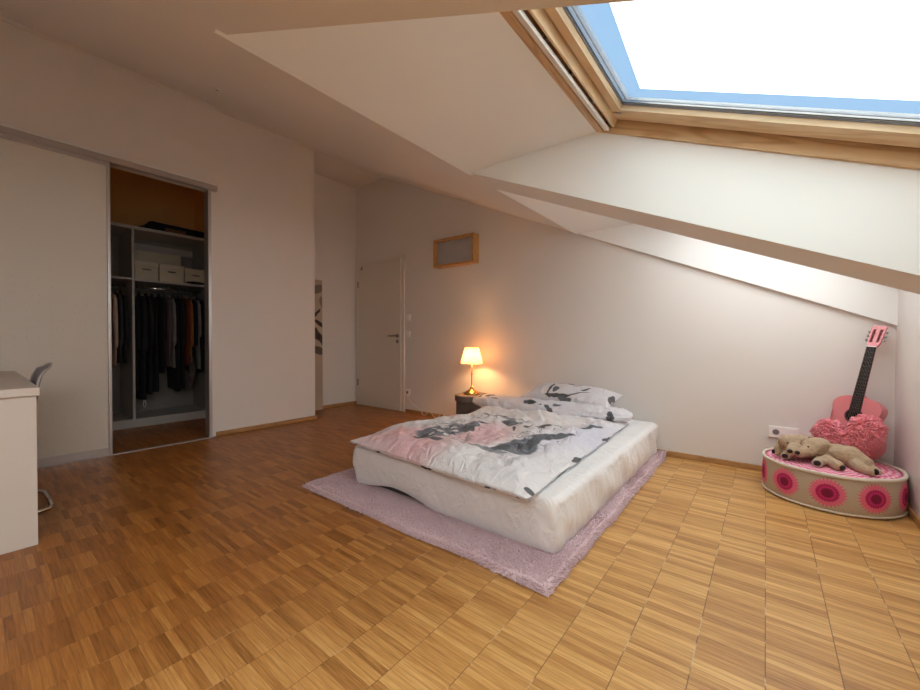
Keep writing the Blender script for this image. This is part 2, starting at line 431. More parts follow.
# ---------------------------------------------------------------- room door and closet sliding door
def room_door():
    root = empty('door_1', (-4.20, YB, 0), kind='structure')
    def P(name, f, m, parent=None, smooth=False):
        bm = nb(); f(bm)
        bmesh.ops.translate(bm, verts=bm.verts, vec=(4.20, -YB, 0))
        return link(name, bm, m, parent or root, smooth)
    x0, x1, zt = -4.655, -3.775, 2.02
    def fr(b):
        box(b, (x0-.055, YB-.022, 0), (x0-.006, YB, zt+.055), .003, 1); box(b, (x1+.006, YB-.022, 0), (x1+.055, YB, zt+.055), .003, 1)
        box(b, (x0-.055, YB-.022, zt+.006), (x1+.055, YB-.0005, zt+.055), .003, 1)
    P('door_frame', fr, M['door_frame'])
    P('door_leaf', lambda b: box(b, (x0, YB-.034, .006), (x1, YB-.002, zt), .003, 1), M['door'])
    def hd(b):
        tube(b, [(x1-.055, YB-.034, 1.0), (x1-.055, YB-.075, 1.0)], .010, 10)
        tube(b, [(x1-.055, YB-.075, 1.0), (x1-.075, YB-.082, 1.0), (x1-.185, YB-.082, 1.0)], .010, 10)
    h = P('door_handle', hd, M['steel'], smooth=True)
    def ro(b):
        for z in (1.0, .925): bmesh.ops.create_cone(b, cap_ends=True, segments=20, radius1=.026, radius2=.026, depth=.008, matrix=Matrix.Translation((x1-.055, YB-.038, z)) @ Matrix.Rotation(math.pi/2, 4, 'X'))
    P('rosette', ro, M['steel'])
    for z in (.33, 1.74):
        P('hinge', lambda b: tube(b, [(x0-.004, YB-.040, z-.045), (x0-.004, YB-.040, z+.045)], .008, 8), M['steel'])
    P('vent_plate', lambda b: box(b, (x0+.055, YB-.038, zt-.075), (x0+.095, YB-.034, zt-.03), .001, 1), M['steel'])
room_door()

def slide_door():
    root = empty('door_2', (XL+.02, .18, 0), kind='structure')
    y0, y1, z1 = -.42, .735, 2.375
    def P(name, f, m, parent=None):
        bm = nb(); f(bm); bmesh.ops.translate(bm, verts=bm.verts, vec=(-(XL+.02), -.18, 0)); return link(name, bm, m, parent or root)
    P('panel', lambda b: box(b, (XL+.012, y0+.02, .05), (XL+.028, y1-.02, z1-.03)), M['slide'])
    def fr(b):
        box(b, (XL+.006, y1-.024, .008), (XL+.036, y1, z1), .003, 1); box(b, (XL+.006, y0, .008), (XL+.036, y0+.024, z1), .003, 1)
        box(b, (XL+.008, y0+.024, .008), (XL+.034, y1-.024, .066)); box(b, (XL+.008, y0+.024, z1-.03), (XL+.034, y1-.024, z1))
    P('door_frame', fr, M['alu'])
slide_door()
bm = nb(); box(bm, (XL, -1.9, 2.375), (XL+.048, 1.515, 2.425), .004, 1); tag(link('trim_rail', bm, M['alu']), kind='structure')
bm = nb(); box(bm, (XL, -1.9, 2.4255), (XL+.020, 1.515, 2.448), .002, 1); tag(link('trim_rail_cover', bm, M['reveal']), kind='structure')
bm = nb(); box(bm, (XL-.10, 1.447, .004), (XL+.006, 1.4745, 2.384), .002, 1); tag(link('trim_jamb', bm, M['alu']), kind='structure')
bm = nb(); box(bm, (XL+.0, -.5, 0), (XL+.040, 1.475, .0065)); tag(link('trim_floor_track', bm, M['alu']), kind='structure')

# ---------------------------------------------------------------- closet contents
XF, XB = -5.30, -5.86
def wardrobe():
    root = empty('open_wardrobe', (-5.58, .62, 0), 'pale grey open wardrobe with shelves and a clothes rod inside the closet', 'wardrobe')
    def P(name, a, b, m=M['lam'], parent=None):
        bm = nb(); box(bm, a, b, .0015, 1); bmesh.ops.translate(bm, verts=bm.verts, vec=(5.58, -.62, 0)); return link(name, bm, m, parent or root)
    y0, y1, yd = -.50, 1.845, 1.108
    P('side_panel', (XB, y1-.02, 0), (XF, y1, 2.12)); P('side_panel', (XB, y0, 0), (XF, y0+.02, 2.12))
    P('divider', (XB, yd-.011, .09), (XF, yd+.011, 2.12), M['lam_edge'])
    P('top_board', (XB, y0, 2.12), (XF+.012, y1, 2.152), M['lam_edge'])
    P('shelf', (XB, y0+.02, 1.580), (XF-.01, yd-.011, 1.602), M['lam_edge'])
    P('shelf', (XB, yd+.011, 1.575), (XF-.01, y1-.02, 1.597), M['lam_edge'])
    P('bottom_board', (XB, y0+.02, .068), (XF, y1-.02, .09), M['lam_edge'])
    P('plinth', (XB+.1, y0+.02, 0), (XF-.004, y1-.02, .067), M['lam_edge'])
    P('back_panel', (XB-.012, y0, .0), (XB, y1, 2.12))
    P('back_rail', (XB, yd+.011, 2.0), (XB+.016, y1-.02, 2.08), M['lam_edge'])
    for a, b in ((y0+.02, yd-.011), (yd+.011, y1-.02)):
        bm = nb(); tube(bm, [(-5.56+5.58, a-.62, 1.532), (-5.56+5.58, b-.62, 1.532)], .013, 12); link('clothes_rod', bm, M['chrome'], root, True)
wardrobe()
def storage_box(y0, y1, label, h=.19, z=1.598, nm='storage_box'):
    root = empty(nm, (-5.45, (y0+y1)/2, z), label, 'box', 'cream storage boxes on the wardrobe shelf')
    w = (y1-y0)/2
    bm = nb(); box(bm, (-.17, -w+.004, 0), (.11, w-.004, h), .004, 2); link('body', bm, M['box'], root)
    bm = nb(); box(bm, (-.175, -w, h-.045), (.116, w, h+.006), .004, 2); link('lid', bm, M['box'], root)
    bm = nb(); ellipsoid(bm, (.112, 0, h*.60), (.006, .045, .011)); link('hand_hole', bm, M['plastic_dark'], root, True)
storage_box(1.128, 1.338, 'cream cardboard storage box beside the wardrobe divider')
storage_box(1.345, 1.582, 'cream cardboard storage box in the middle of the shelf row')
storage_box(1.589, 1.815, 'cream cardboard storage box at the right end of the shelf row', .175)
bm = nb(); box(bm, (-5.79, 1.13, 1.598), (-5.64, 1.64, 1.965), .006, 2)
tag(link('long_box', bm, M['box']), 'long taller cream box standing behind the row of storage boxes', 'box')

def cloth_heap(name, c, r, m, label, cat, seed):
    bm = nb(); bmesh.ops.create_uvsphere(bm, u_segments=28, v_segments=14, radius=1)
    for v in bm.verts:
        p = v.co.copy(); k = 1+.22*noise.noise(p*2.3+V((seed, 0, 0)))
        v.co = V((p.x*r[0]*k, p.y*r[1]*k, max(-.0, p.z*.5+.5)*r[2]*(1+.5*noise.noise(p*3+V((0, seed, 0))))))
    bmesh.ops.translate(bm, verts=bm.verts, vec=c)
    return tag(link(name, bm, m, None, True), label, cat)
cloth_heap('folded_scarf', (-5.345, 1.70, 1.599), (.04, .11, .03), M['black'], 'black scarf lying on the shelf in front of the right storage box', 'scarf', 3)
def garment_bag():
    root = empty('travel_bag', (-5.42, 1.53, 2.153), 'dark flat travel bag with a brown front lying on top of the wardrobe', 'bag')
    bm = nb(); box(bm, (-.25, -.28, 0), (.08, .29, .12), .04, 4)
    for v in bm.verts: v.co.z *= .75+.45*noise.noise(v.co*6+V((4, 0, 0)))
    link('body', bm, M['black'], root, True)
    bm = nb(); box(bm, (.07, -.13, .008), (.092, .07, .052), .010, 3); link('pocket', bm, plain('brown_leather', (.16, .075, .035), .5), root, True)
    bm = nb(); tube(bm, [(.09, -.16, .02), (.10, -.13, .075), (.09, 0, .083), (.10, .12, .07), (.09, .15, .02)], .006, 6); link('handle', bm, M['black'], root, True)
garment_bag()
cloth_heap('folded_trousers', (-5.38, 1.26, 2.153), (.09, .10, .035), M['black'], 'black folded cloth at the left end on top of the wardrobe', 'clothes', 9)

def cloth(name, c, var=.12): return plain(name, c, .9, var=var, scale=14, bump=.3, bscale=300)
def garment(y, z0, L, w, t, m, label, cat, seed, sleeve=.58, name='jacket', hem=None):
    """a garment hanging edge-on: shoulder line across x, body falling to the hem, two sleeves"""
    root = empty(name, (-5.56, y, z0), label, cat, 'clothes hanging on the wardrobe rod')
    bm = nb(); seg = 28
    prof = [(0, .05, .35), (.02, .07, .5), (.05, .62, .6), (.09, .90, .9), (.16, 1.0, 1.0), (.35, .97, 1.0), (.6, .99, 1.05), (.8, 1.02, 1.1), (.97, 1.05, 1.15), (1., 1.04, 1.1)]
    rings = []
    prof2 = []
    for a, b in zip(prof, prof[1:]):
        for q in range(3): s = q/3; prof2.append(tuple(a[i]*(1-s)+b[i]*s for i in range(3)))
    prof2.append(prof[-1])
    for d, ww, tt in prof2:
        zz = -d*L if d > .1 else -d*1.2
        ring = []
        for q in range(seg):
            a = 2*math.pi*q/seg
            fold = 1+.28*noise.noise(V((math.cos(a)*2.2, math.sin(a)*2.2+seed, d*1.6)))
            ring.append(bm.verts.new((w*ww*math.copysign(abs(math.cos(a))**.8, math.cos(a))*(.95+.05*fold), t*tt*math.sin(a)*fold + .012*noise.noise(V((math.cos(a)*3, seed*3.1, d*3))), zz+.02*noise.noise(V((math.cos(a), seed, 9)))*d)))
        rings.append(ring)
    for A, B in zip(rings, rings[1:]):
        for q in range(seg): bm.faces.new((A[q], A[(q+1) % seg], B[(q+1) % seg], B[q]))
    bm.faces.new(rings[0]); bm.faces.new(rings[-1][::-1])
    link('body', bm, m, root, True)
    if sleeve:
        for s in (-1, 1):
            bm = nb(); x = s*w*.93
            tube(bm, [(x*.86, 0, -.06), (x, .004, -.12), (x*1.04, .01*s, -.30), (x*1.03, .012, -sleeve+.04), (x*1.0, .008, -sleeve)], [t*.7, t*.95, t*.85, t*.75, t*.65], 10)
            link('sleeve', bm, m, root, True)
    return root
def hanger(y, z):
    bm = nb()
    tube(bm, [(-5.56, y, z-.055), (-5.56, y, z-.01), (-5.546, y, z+.004), (-5.546, y, z+.018), (-5.556, y, z+.026), (-5.568, y, z+.024), (-5.576, y, z+.010)], .0026, 6)
    tube(bm, [(-5.73, y, z-.10), (-5.56, y, z-.052), (-5.39, y, z-.10)], .005, 6)
    tag(link('clothes_hanger', bm, M['plastic_dark'], None, True), 'dark clothes hanger hooked on the wardrobe rod above the clothes', 'hanger', 'clothes hangers on the wardrobe rod')
cB = cloth('black_wool', (.014, .013, .015)); cB2 = cloth('black_knit', (.022, .02, .024))
GAR = [  # y, length, half width, half thickness, material, label, category, sleeve, name
 (.925, .62, .20, .016, cloth('wine_cotton', (.055, .018, .02)), 'dark wine red top hanging at the far left of the wardrobe rod', 'top', .5, 'shirt'),
 (.968, .80, .21, .017, cloth('beige_wool', (.75, .60, .47)), 'beige jacket hanging at the left of the wardrobe rod', 'jacket', .62, 'jacket'),
 (1.012, .78, .20, .020, cloth('charcoal_wool', (.055, .055, .055)), 'charcoal coat hanging just behind the beige jacket', 'coat', .6, 'coat'),
 (1.052, .78, .20, .015, cloth('dark_grey_wool', (.038, .038, .038)), 'dark grey coat hanging next to the wardrobe divider on the left side', 'coat', .6, 'coat'),
 (1.150, 1.10, .21, .024, cB, 'long black coat hanging first to the right of the divider', 'coat', .66, 'coat'),
 (1.212, 1.20, .20, .026, cB2, 'long black coat with a pale loop at its hem', 'coat', .66, 'coat'),
 (1.272, 1.14, .21, .024, cB, 'black coat hanging between the looped coat and the dark dress', 'coat', .6, 'coat'),
 (1.330, 1.12, .18, .024, cB2, 'long black dress hanging left of the mauve cardigan', 'dress', 0, 'dress'),
 (1.392, .92, .19, .020, cB, 'black top hanging tight against the mauve cardigan', 'top', .55, 'shirt'),
 (1.440, .84, .215, .018, cloth('mauve_knit', (.13, .085, .095), .25), 'muted mauve cardigan hanging in the middle of the rod', 'cardigan', .64, 'cardigan'),
 (1.487, .86, .20, .014, cloth('silver_grey_cotton', (.26, .26, .26), .35), 'thin silver grey blouse hanging right of the mauve cardigan', 'blouse', .6, 'blouse'),
 (1.532, 1.12, .20, .022, cB, 'black dress hanging between the grey blouse and the rust red shirt', 'dress', 0, 'dress'),
 (1.580, 1.12, .20, .018, cB2, 'narrow black coat hanging against the rust red shirt', 'coat', .6, 'coat'),
 (1.622, .84, .21, .015, cloth('rust_cotton', (.22, .045, .018)), 'rust red shirt hanging beside the orange brown jacket', 'shirt', .62, 'shirt'),
 (1.656, .80, .215, .014, cloth('tan_suede', (.42, .17, .06)), 'orange brown suede jacket hanging on the right of the rod', 'jacket', .62, 'jacket'),
 (1.700, .90, .20, .020, cB, 'black jacket hanging right of the orange brown jacket', 'jacket', .6, 'jacket'),
 (1.742, .88, .20, .012, cloth('off_white_cotton', (.36, .35, .33), .4), 'thin off-white shirt hanging between two black jackets', 'shirt', .5, 'shirt'),
 (1.784, .92, .20, .022, cB, 'black jacket hanging last at the right end of the rod', 'jacket', .6, 'jacket'),
]
for i, (y, L, w, t, m, lab, cat, sl, nm) in enumerate(GAR):
    g = garment(y, 1.475, L, w, t, m, lab, cat, i*1.7, sl, nm)
    if 'pale loop' in lab:
        bm = nb(); tube(bm, [(.17, 0, -L+.02), (.185, -.012, -L-.05), (.18, 0, -L-.08), (.185, .014, -L-.05), (.17, .004, -L+.02)], .004, 6); tag(link('loop', bm, M['plastic'], g, True), 'pale loop')
    if 'orange brown suede' in lab:
        bm = nb(); tube(bm, [(.19, 0, -.74), (.20, .01, -.9), (.19, -.005, -1.10)], [.02, .034, .028], 10); tag(link('scarf_end', bm, cloth('patterned_scarf', (.10, .085, .08), .9), g, True), 'dark patterned scarf end')
    hanger(y, 1.532)

# poster canvas in the niche
def canvas():
    k = NT('ink_on_cream_canvas'); co, x, y, z = warped(k, .12, 6.)
    c = k.mix(k.noise(co, 5., 3.), (.48, .38, .29), (.60, .49, .38))
    for (cy_, cz, ry, rz, rot, f) in [(.12, 1.62, .12, .05, .4, .6), (.10, 1.28, .10, .022, .9, .95), (.16, 1.16, .10, .03, -.5, .95), (.10, 1.02, .05, .09, .3, .9), (.18, .93, .05, .11, .5, .9), (.12, .80, .10, .05, -.4, .8), (.17, 1.45, .02, .08, .1, .5)]:
        c = k.mix(k.math('MULTIPLY', ell(k, y, z, cy_, cz, ry, rz, rot), f), c, (.045, .03, .028))
    k.color(c); k.rough(.8)
    root = empty('leaning_canvas', (XN+.045, 2.79, .0), 'tall cream canvas with dark ink brush strokes leaning in the niche', 'picture')
    bm = nb(); box(bm, (-.012, -.19, .001), (.012, .19, 1.745), .002, 1); bmesh.ops.rotate(bm, verts=bm.verts, cent=(0, 0, 0), matrix=Matrix.Rotation(-.006, 3, 'Y'))
    link('stretched_canvas', bm, k.m, root)
canvas()

# ---------------------------------------------------------------- desk and chair
def desk():
    root = empty('desk', (-3.4, -.35, 0), 'cream white desk with a thick top and solid end panel', 'desk')
    def P(n, a, b):
        bm = nb(); box(bm, a, b, .002, 1); bmesh.ops.translate(bm, verts=bm.verts, vec=(3.4, .35, 0)); link(n, bm, M['desk'], root)
    P('desktop', (-4.1, -.60, .690), (-2.608, .207, .727))
    P('end_panel', (-2.665, -.58, 0), (-2.628, .198, .690)); P('end_panel', (-4.08, -.58, 0), (-4.045, .198, .690))
    P('modesty_panel', (-4.045, -.56, .25), (-2.665, -.54, .690))
desk()
def chair():
    root = empty('shell_chair', (-3.30, .05, 0), 'grey plastic shell chair on a chromed sled base pushed under the desk', 'chair')
    # shell: profile in (y,z), swept across x with a curved cross-section
    prof = [(-.26, .425), (-.23, .440), (-.14, .435), (-.04, .425), (.06, .425), (.13, .440), (.170, .48), (.188, .55), (.196, .63), (.204, .70), (.216, .755), (.234, .79), (.256, .802)]
    prof = [(y, z) for y, z in prof]
    bm = nb(); nx = 14; rows = []
    for i, (y, z) in enumerate(prof):
        row = []
        wv = .205 - .05*(i/len(prof)) - (.04 if i == len(prof)-1 else 0)
        for j in range(nx+1):
            u = j/nx*2-1
            if z < .45: p = V((u*wv, y, z+.035*abs(u)**3))
            else: p = V((u*wv, y-.018*abs(u)**2.5, z-.02*abs(u)**3))
            row.append(bm.verts.new(p))
        rows.append(row)
    for A, B in zip(rows, rows[1:]):
        for j in range(nx): bm.faces.new((A[j], A[j+1], B[j+1], B[j]))
    bmesh.ops.recalc_face_normals(bm, faces=bm.faces)
    bmesh.ops.solidify(bm, geom=bm.faces[:], thickness=.007)
    link('shell', bm, M['shell'], root, True)
    bm = nb()
    pts = [r[-1].co.copy() if False else None for r in []]
    edge = []
    for i, (y, z) in enumerate(prof):
        if z < .45: continue
        wv = .205 - .05*(i/len(prof)) - (.04 if i == len(prof)-1 else 0)
        edge.append((wv, y-.018, z-.02))
    wv = edge[-1][0]
    top = [(u*wv, .256-.018*abs(u)**2.5, .802-.02*abs(u)**3+.002) for u in (.75, .4, 0, -.4, -.75)]
    tube(bm, edge + top + [(-a, b, c) for a, b, c in edge[::-1]], .006, 6)
    tag(link('rim', bm, M['shell_rim'], root, True), 'pale grey rim')
    bm = nb(); w = .22
    yb, yf = .240, -.24
    loop = [(-w+.06, yb, .012), (w-.06, yb, .012), (w-.02, yb-.015, .012), (w, yb-.07, .012), (w, yf+.04, .012), (w, yf, .03), (w, yf-.02, .10), (w-.01, yf+.0, .38), (w-.03, yf+.05, .412), (w-.03, .05, .405)]
    tube(bm, [( -a, b, c) for a, b, c in loop[::-1]] + loop, .0105, 10)
    link('sled_base', bm, M['chrome'], root, True)
chair()

# ---------------------------------------------------------------- rug
def rug():
    x0, x1, y0, y1 = -2.325, -.62, 1.325, 3.50
    root = empty('fluffy_rug', ((x0+x1)/2, (y0+y1)/2, 0), 'dusty pink fluffy rug under the mattress', 'rug')
    C = V(((x0+x1)/2, (y0+y1)/2, 0))
    def zt(x, y):
        e = min(x-x0, x1-x, y-y0, y1-y); return .020*min(1, max(0, e)/.02)**.5
    def warp(x, y):
        fy = 1-(y-y0)/(y1-y0)
        return x + .012*noise.noise(V((0, y*3, 1))) - (.010*fy if x < -1.5 else 0), y + .018*noise.noise(V((x*2.5, 0, 5))) + .02*((x-x0)/(x1-x0))*fy*0
    nx, ny = 90, 110; bm = nb(); g = []
    for i in range(nx+1):
        g.append([])
        for j in range(ny+1):
            x = x0+(x1-x0)*i/nx; y = y0+(y1-y0)*j/ny; xx, yy = warp(x, y)
            lift = .0
            if y > 3.40 and x > -.75: lift = .05*((y-3.40)/.10)*((x+.75)/.13)
            g[-1].append(bm.verts.new(V((xx, yy, .002+zt(x, y)+lift+.004*noise.noise(V((x*14, y*14, 0)))*(1 if 0 < i < nx and 0 < j < ny else 0)))-C))
    for i in range(nx):
        for j in range(ny): bm.faces.new((g[i][j], g[i+1][j], g[i+1][j+1], g[i][j+1]))
    mr = NT('dusty_pink_pile'); co = mr.coord(); n = mr.noise(co, 160., 3.); n2 = mr.noise(co, 7., 3.)
    mr.color(mr.mix(mr.math('ADD', mr.math('MULTIPLY', n, .5), mr.math('MULTIPLY', n2, .5)), (.56, .37, .40), (.84, .66, .69))); mr.rough(1.)
    mr.b.inputs['Sheen Weight'].default_value = .3
    link('backing', bm, mr.m, root, True)
    # pile: tufts that lean in soft directions
    bm = nb(); vs = []; fs = []
    rnd = random.Random(3)
    def tuft(x, y, z, out):
        a = noise.noise(V((x*4, y*4, 2)))*5+rnd.uniform(-.9, .9); l = rnd.uniform(.013, .024); s = rnd.uniform(.0016, .0032)
        d = V((math.cos(a)*.55, math.sin(a)*.55, rnd.uniform(.55, 1.0))) + out; d = d.normalized()*l
        p = V((x, y, z)); t = V((-d.y, d.x, 0)); t = t.normalized()*s if t.length else V((s, 0, 0))
        n_ = d.cross(t).normalized()*s
        b = len(vs); m_ = p + d*.55
        vs.extend([p-t, p+t, p+n_*1.6, m_-t*.8, m_+t*.8, m_+n_*1.2, p+d+V((0, 0, -.004))])
        fs.extend([(b, b+1, b+4, b+3), (b+1, b+2, b+5, b+4), (b+2, b, b+3, b+5), (b+3, b+4, b+6), (b+4, b+5, b+6), (b+5, b+3, b+6)])
    n = 0
    while n < 26000:
        x = rnd.uniform(x0, x1); y = rnd.uniform(y0, y1)
        if -2.06 < x < -.78 and 1.62 < y < 3.5: continue
        e = min(x-x0, x1-x, y-y0); out = V((0, 0, 0))
        if e < .03:
            if e == x-x0: out = V((-.8, 0, -.5))
            elif e == x1-x: out = V((.8, 0, -.5))
            else: out = V((0, -.8, -.5))
        xx, yy = warp(x, y); lift = .05*((y-3.40)/.10)*((x+.75)/.13) if (y > 3.40 and x > -.75) else 0
        tuft(xx-C.x, yy-C.y, zt(x, y)+lift, out); n += 1
    me = bpy.data.meshes.new('pile'); me.from_pydata([tuple(v) for v in vs], [], fs); me.materials.append(mr.m)
    for p in me.polygons: p.use_smooth = True
    o = bpy.data.objects.new('pile', me); COL.objects.link(o); o.parent = root; o['kind'] = 'stuff'
rug()

# ---------------------------------------------------------------- mattress with fitted sheet
MX0, MX1, MY0, MY1, MZ0, MZ1 = -2.105, -.682, 1.535, 3.535, .021, .272
def rrect(s, x0, x1, y0, y1, r):
    """point and outward normal at fraction s of a rounded rectangle's perimeter"""
    w, h = x1-x0-2*r, y1-y0-2*r; q = math.pi*r/2; per = 2*(w+h)+4*q; d = (s % 1)*per
    segs = [('l', w, V((x0+r, y0)), V((1, 0)), V((0, -1))), ('c', q, V((x1-r, y0+r)), -math.pi/2, 0), ('l', h, V((x1, y0+r)), V((0, 1)), V((1, 0))), ('c', q, V((x1-r, y1-r)), 0, 0),
            ('l', w, V((x1-r, y1)), V((-1, 0)), V((0, 1))), ('c', q, V((x0+r, y1-r)), math.pi/2, 0), ('l', h, V((x0, y1-r)), V((0, -1)), V((-1, 0))), ('c', q, V((x0+r, y0+r)), math.pi, 0)]
    for sg in segs:
        if d <= sg[1]+1e-9:
            if sg[0] == 'l': return sg[2]+sg[3]*d, sg[4]
            a = sg[3]+d/r; n = V((math.cos(a), math.sin(a))); return sg[2]+n*r, n
        d -= sg[1]
    return V((x0+r, y0)), V((0, -1))
def mattress():
    root = empty('mattress', ((MX0+MX1)/2, (MY0+MY1)/2, MZ0), 'low double mattress in a wrinkled white fitted sheet on the pink rug', 'mattress')
    C = V(((MX0+MX1)/2, (MY0+MY1)/2, MZ0))
    bm = nb(); box(bm, (MX0+.045-C.x, MY0+.045-C.y, .0), (MX1-.05-C.x, MY1-.045-C.y, .225), .05, 4); tag(link('core', bm, M['mattress'], root, True), 'dark grey mattress underside')
    N = 520; bm = nb(); rings = []
    def hem(p):
        t = 0.
        if p.y < MY0+.12:
            u = (p.x+2.02)/.66
            if 0 < u < 1: t = .050*math.sin(math.pi*u)**1.3
            t += .002*(1+noise.noise(V((p.x*5, 0, 0))))
        if p.x > MX1-.12: t += .003+.008*max(0, noise.noise(V((p.y*6, 2, 0))))
        return t
    levels = [('s', t) for t in [0, .03, .1, .2, .3, .42, .54, .66, .78, .88, 1.]] + [('a', a) for a in [.2, .4, .6, .8, 1.]] + [('t', t) for t in [.03, .08, .15, .25, .4, .6, .8, .95]]
    rt = .038; Hh = MZ1-MZ0
    for kind, t in levels:
        ring = []
        for i in range(N):
            p, n = rrect(i/N, MX0, MX1, MY0, MY1, .060)
            s = i/N*6.8
            corner = abs(n.x*n.y)*2
            right = max(0, n.x)
            wr = 0
            if kind == 's':
                h0 = hem(p); z = h0+(Hh-rt-h0)*t
                amp = .010+.016*corner+.016*right
                wr = amp*noise.noise(V((s*9+z*5*right, z*4, 1)))*(1.15-t*.7) + amp*.55*noise.noise(V((s*24+z*9, z*9, 4)))*(1.1-t*.6)
                wr += .004*noise.noise(V((s*55, z*12, 8)))*(.6+corner+right)*(1.1-.6*t)
                wr *= min(1, .35+t*2.2)
                inn = -.012*(1-t)**2 - .006*max(0, 1-t*8)
                q = V((p.x, p.y, z)) + V((n.x, n.y, 0))*(wr+inn+.006*math.sin(math.pi*t))
            elif kind == 'a':
                a = t*math.pi/2; off = -rt*(1-math.cos(a)); z = Hh-rt+rt*math.sin(a)
                wr = .004*noise.noise(V((s*9, z*4, 1)))+.002*noise.noise(V((s*24, z*9, 4)))
                q = V((p.x, p.y, z)) + V((n.x, n.y, 0))*(off+wr)
            else:
                c2 = V((C.x, C.y)); p0 = p + n*(-rt)
                pp = p0.lerp(c2, t)
                # keep the inset mostly parallel
                z = Hh + .006*noise.noise(V((pp.x*5, pp.y*5, 3)))+.004*noise.noise(V((pp.x*13, pp.y*13, 3)))
                q = V((pp.x, pp.y, z))
            q = q - V((C.x, C.y, 0)); ring.append(bm.verts.new(q))
        rings.append(ring)
    for A, B in zip(rings, rings[1:]):
        for q in range(N): bm.faces.new((A[q], A[(q+1) % N], B[(q+1) % N], B[q]))
    bm.faces.new(rings[-1])
    k = NT('white_cotton_sheet'); co = k.coord()
    k.color(k.mix(k.noise(co, 3.), (.82, .82, .83), (.86, .86, .865))); k.rough(.8)
    cr = k.noise(k.mapping(co, (2, 2, 1.3), (.5, .3, 0)), 7., 3., .5, 1.2)
    k.bump(k.math('ABSOLUTE', k.math('SUBTRACT', cr, .5)), .38, .035)
    link('fitted_sheet', bm, k.m, root, True)
mattress()

# ---------------------------------------------------------------- duvet
g1, g2, g3, g4 = (.115, .125, .14), (.19, .205, .235), (.30, .31, .34), (.05, .052, .058)
pk, lv = (.80, .50, .53), (.62, .62, .74)
MD = mat_print('duvet_print',
    [(pk, .95, -1.598, 1.61, .20, .22, .67), (pk, .9, -1.842, 1.766, .22, .20, .9), (pk, .85, -1.435, 2.037, .20, .17, 1.19), (pk, .8, -1.516, 2.27, .16, .13, 1.0), (pk, .5, -1.95, 1.62, .12, .12, 0), (lv, .8, -.90, 2.55, .13, .40, 0), (lv, .5, -1.05, 2.1, .12, .3, 0), ((.66, .66, .70), .4, -1.0, 1.7, .16, .25, 0)],
    [(g2, .97, -1.711, 1.988, .20, .13, 1.43), (g1, .95, -1.71, 1.817, .085, .035, 1.3), (g1, .9, -1.593, 1.805, .143, .030, .51), (g2, .95, -1.640, 2.226, .12, .045, 1.9), (g1, .95, -1.60, 2.12, .05, .10, .4),
     (g3, .95, -1.682, 2.661, .19, .05, -.226), (g1, .97, -1.507, 2.544, .091, .060, 1.23), (g1, .97, -1.271, 2.50, .10, .07, 1.0), (g1, .95, -.955, 2.70, .13, .035, 1.35),
     (g1, .95, -1.03, 2.25, .17, .045, 1.0), (g2, .97, -1.12, 1.966, .115, .12, .57), (g1, .95, -1.194, 1.89, .096, .045, 1.49), (g3, .95, -1.27, 1.83, .19, .032, -.129), (g1, .95, -1.07, 2.08, .13, .04, 1.3),
     (g4, .9, -1.40, 2.40, .012, .07, .5), (g4, .9, -1.62, 2.36, .05, .012, .2), (g4, .9, -1.16, 2.36, .010, .06, .9), (g4, .9, -.80, 1.50, .018, .03, 1.5), (g4, .9, -.80, 2.063, .014, .06, 0), (g4, .9, -.82, 2.628, .014, .08, 0), (g4, .8, -1.36, 2.2, .008, .09, -.8), (g3, .8, -1.48, 1.95, .010, .10, .5)],
    [(-1.775, 2.088, .034, .028, 0), (-1.692, 1.944, .032, .026, 0), (-1.63, 2.02, .028, .024, 0), (-1.786, 1.98, .030, .026, 0), (-1.70, 2.10, .026, .022, 0), (-1.70, 1.86, .022, .02, 0), (-1.62, 1.92, .02, .02, 0)], amt=.06, lines=(6., (-1.68, 2.05, .22, .26, .3), (-1.55, 2.55, .25, .16, .3), (-1.12, 2.3, .16, .42, 0)))
MF = mat_print('turned_edge_print', [(lv, .35, -1.2, 3.1, .5, .3, 0), (pk, .2, -1.9, 3.1, .3, .3, 0)],
    [(g4, .95, -1.60, 3.02, .05, .028, .2), (g4, .9, -1.42, 3.00, .045, .02, -.3), (g1, .9, -1.36, 3.05, .03, .02, .5), (g4, .9, -.94, 3.05, .035, .03, 0), (g4, .9, -2.06, 3.10, .05, .03, .4), (g4, .9, -2.18, 3.08, .03, .04, 0), (g4, .8, -1.96, 3.02, .03, .015, 0), (g4, .8, -1.50, 3.0, .012, .012, 0)], amt=.06)
MP = mat_print('pillow_print', [(lv, .3, .1, 0, .5, .3, 0)],
    [(g4, .95, -.05, -.13, .12, .014, .1), (g4, .9, -.16, -.04, .012, .11, .15), (g1, .95, -.10, -.06, .03, .045, .4), (g4, .9, -.02, .10, .16, .010, -.05), (g4, .9, .10, -.10, .12, .010, .45), (g1, .95, .16, -.01, .045, .016, .6), (g4, .9, .07, .05, .05, .012, .9), (g1, .95, .02, -.15, .07, .018, -.1), (g4, .9, .385, -.02, .014, .07, 0)], base=(.76, .74, .745), amt=.05)
